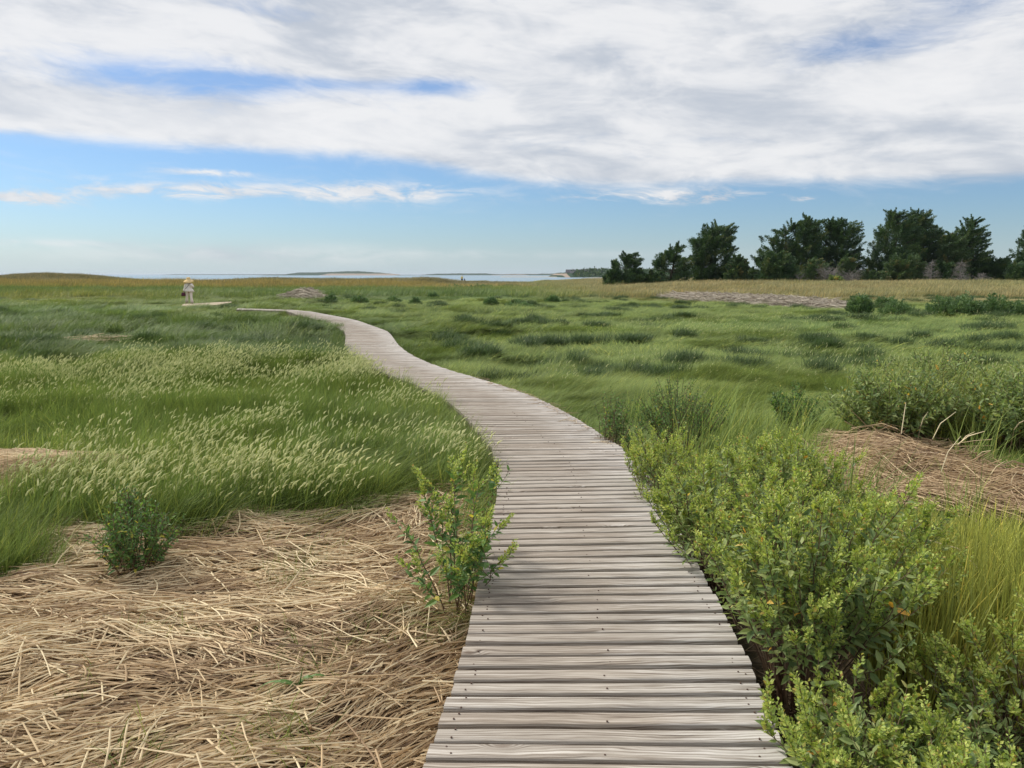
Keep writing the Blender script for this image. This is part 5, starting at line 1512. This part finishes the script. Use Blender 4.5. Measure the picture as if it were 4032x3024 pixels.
def hiker(px, y_foot, dist, hpx, label, shirt, legs, hat, lean, pack, seed):
    g_ = atdist(px, y_foot, dist); z0 = float(height(g_[0:1], g_[1:2])[0])
    s = (hpx / FPX * dist) / 1.75
    root = empty("person", (float(g_[0]), float(g_[1]), z0)); root.scale = (s, s, s); tag(root, label, "person")
    ly = lean
    J2 = dict(hip=(0, 0, 0.92), belly=(0, -0.02 * ly, 1.06), chest=(0, -0.10 * ly, 1.28), neck=(0, -0.16 * ly, 1.46), jaw=(0, -0.22 * ly - 0.02, 1.52), head=(0, -0.22 * ly, 1.60), crown=(0, -0.22 * ly, 1.68),
              shl=(-0.19, -0.1 * ly, 1.38), ell=(-0.26, -0.05, 1.12), wrl=(-0.24, -0.18, 0.92), hal=(-0.24, -0.2, 0.84), shr=(0.19, -0.1 * ly, 1.38), elr=(0.26, -0.05, 1.12), wrr=(0.24, -0.18, 0.92), har=(0.24, -0.2, 0.84),
              hpl=(-0.1, 0, 0.86), knl=(-0.12, -0.08, 0.48), anl=(-0.12, 0.02, 0.09), tol=(-0.12, -0.12, 0.035), hpr=(0.1, 0, 0.86), knr=(0.12, 0.02, 0.48), anr=(0.12, 0.12, 0.09), tor=(0.12, 0.0, 0.035))
    body(root, J2, EDGES, RAD, [("hal", (0, -0.1, -1), (0, 1, 0)), ("har", (0, -0.1, -1), (0, 1, 0))])
    m = MB(); m.rings([loop(0, -0.15 * ly, 1.46, 0.07, 0.07), loop(0, -0.11 * ly, 1.38, 0.2, 0.12), loop(0, -0.08 * ly, 1.2, 0.2, 0.14), loop(0, 0, 0.9, 0.2, 0.15)])
    for sg in (-1, 1): m.tube([(sg * 0.17, -0.1 * ly, 1.39), (sg * 0.23, -0.08, 1.24), (sg * 0.255, -0.06, 1.14)], [0.075, 0.07, 0.068], 8)
    m.build("shirt", shirt, root, True)
    m = MB(); m.rings([loop(0, 0, 0.96, 0.17, 0.13), loop(0, 0, 0.84, 0.19, 0.14), loop(0, 0, 0.80, 0.18, 0.13)])
    for hp, kn in ((J2['hpl'], J2['knl']), (J2['hpr'], J2['knr'])):
        hp, kn = np.array(hp), np.array(kn); m.tube([hp, hp * 0.5 + kn * 0.5, kn * 0.9 + hp * 0.1], [0.105, 0.1, 0.098], 10)
    m.build("shorts", legs, root, True)
    m = MB(); hy = -0.22 * ly
    if hat: m.rings([loop(0, hy, 1.755, 0.03, 0.03), loop(0, hy, 1.74, 0.09, 0.095), loop(0, hy, 1.66, 0.108, 0.118), loop(0, hy, 1.64, 0.17, 0.18), loop(0, hy, 1.625, 0.165, 0.175)]); m.build("sun_hat", WHITEC, root, True)
    else: m.rings([loop(0, hy + 0.01, 1.745, 0.04, 0.05), loop(0, hy + 0.01, 1.70, 0.09, 0.1), loop(0, hy + 0.03, 1.60, 0.105, 0.1), loop(0, hy + 0.05, 1.52, 0.085, 0.06)]); m.build("hair", HAIR, root, True)
    m = MB(); m.rings([loop(0, -0.16, 0.95, 0.13, 0.07), loop(0, -0.22, 1.0, 0.16, 0.1), loop(0, -0.25, 1.25, 0.16, 0.1), loop(0, -0.22, 1.4, 0.12, 0.07)])
    for o in (-0.0,): pass
    if pack: m.build("backpack", pack, root, True)


hiker(1819, 1108.5, 178, 29, "distant hiker with a white sun hat, pale yellow shirt and black shorts", YELL, BLACKC, True, 0.4, None, 1)
hiker(1829, 1108.0, 180, 17, "smaller distant hiker in blue stooping beside the one with the white hat", BLUEC, BLUEC, False, 0.8, BLUEC, 2)

# ------------------------------------------------------------------ sea air over the far shores
hz = MB(); hz.box(-30000, 30000, -27000, 30000, -6.5, 17.0)
HZ = newmat("sea_air")
pv = E.nt.nodes.new('ShaderNodeVolumePrincipled')
pv.inputs['Color'].default_value = (0.80, 0.89, 1.0, 1); pv.inputs['Density'].default_value = 0.00008; pv.inputs['Anisotropy'].default_value = 0.2
ho = E.nt.nodes.new('ShaderNodeOutputMaterial'); E.nt.links.new(pv.outputs[0], ho.inputs['Volume'])
tag(hz.build("haze", HZ), kind='stuff')
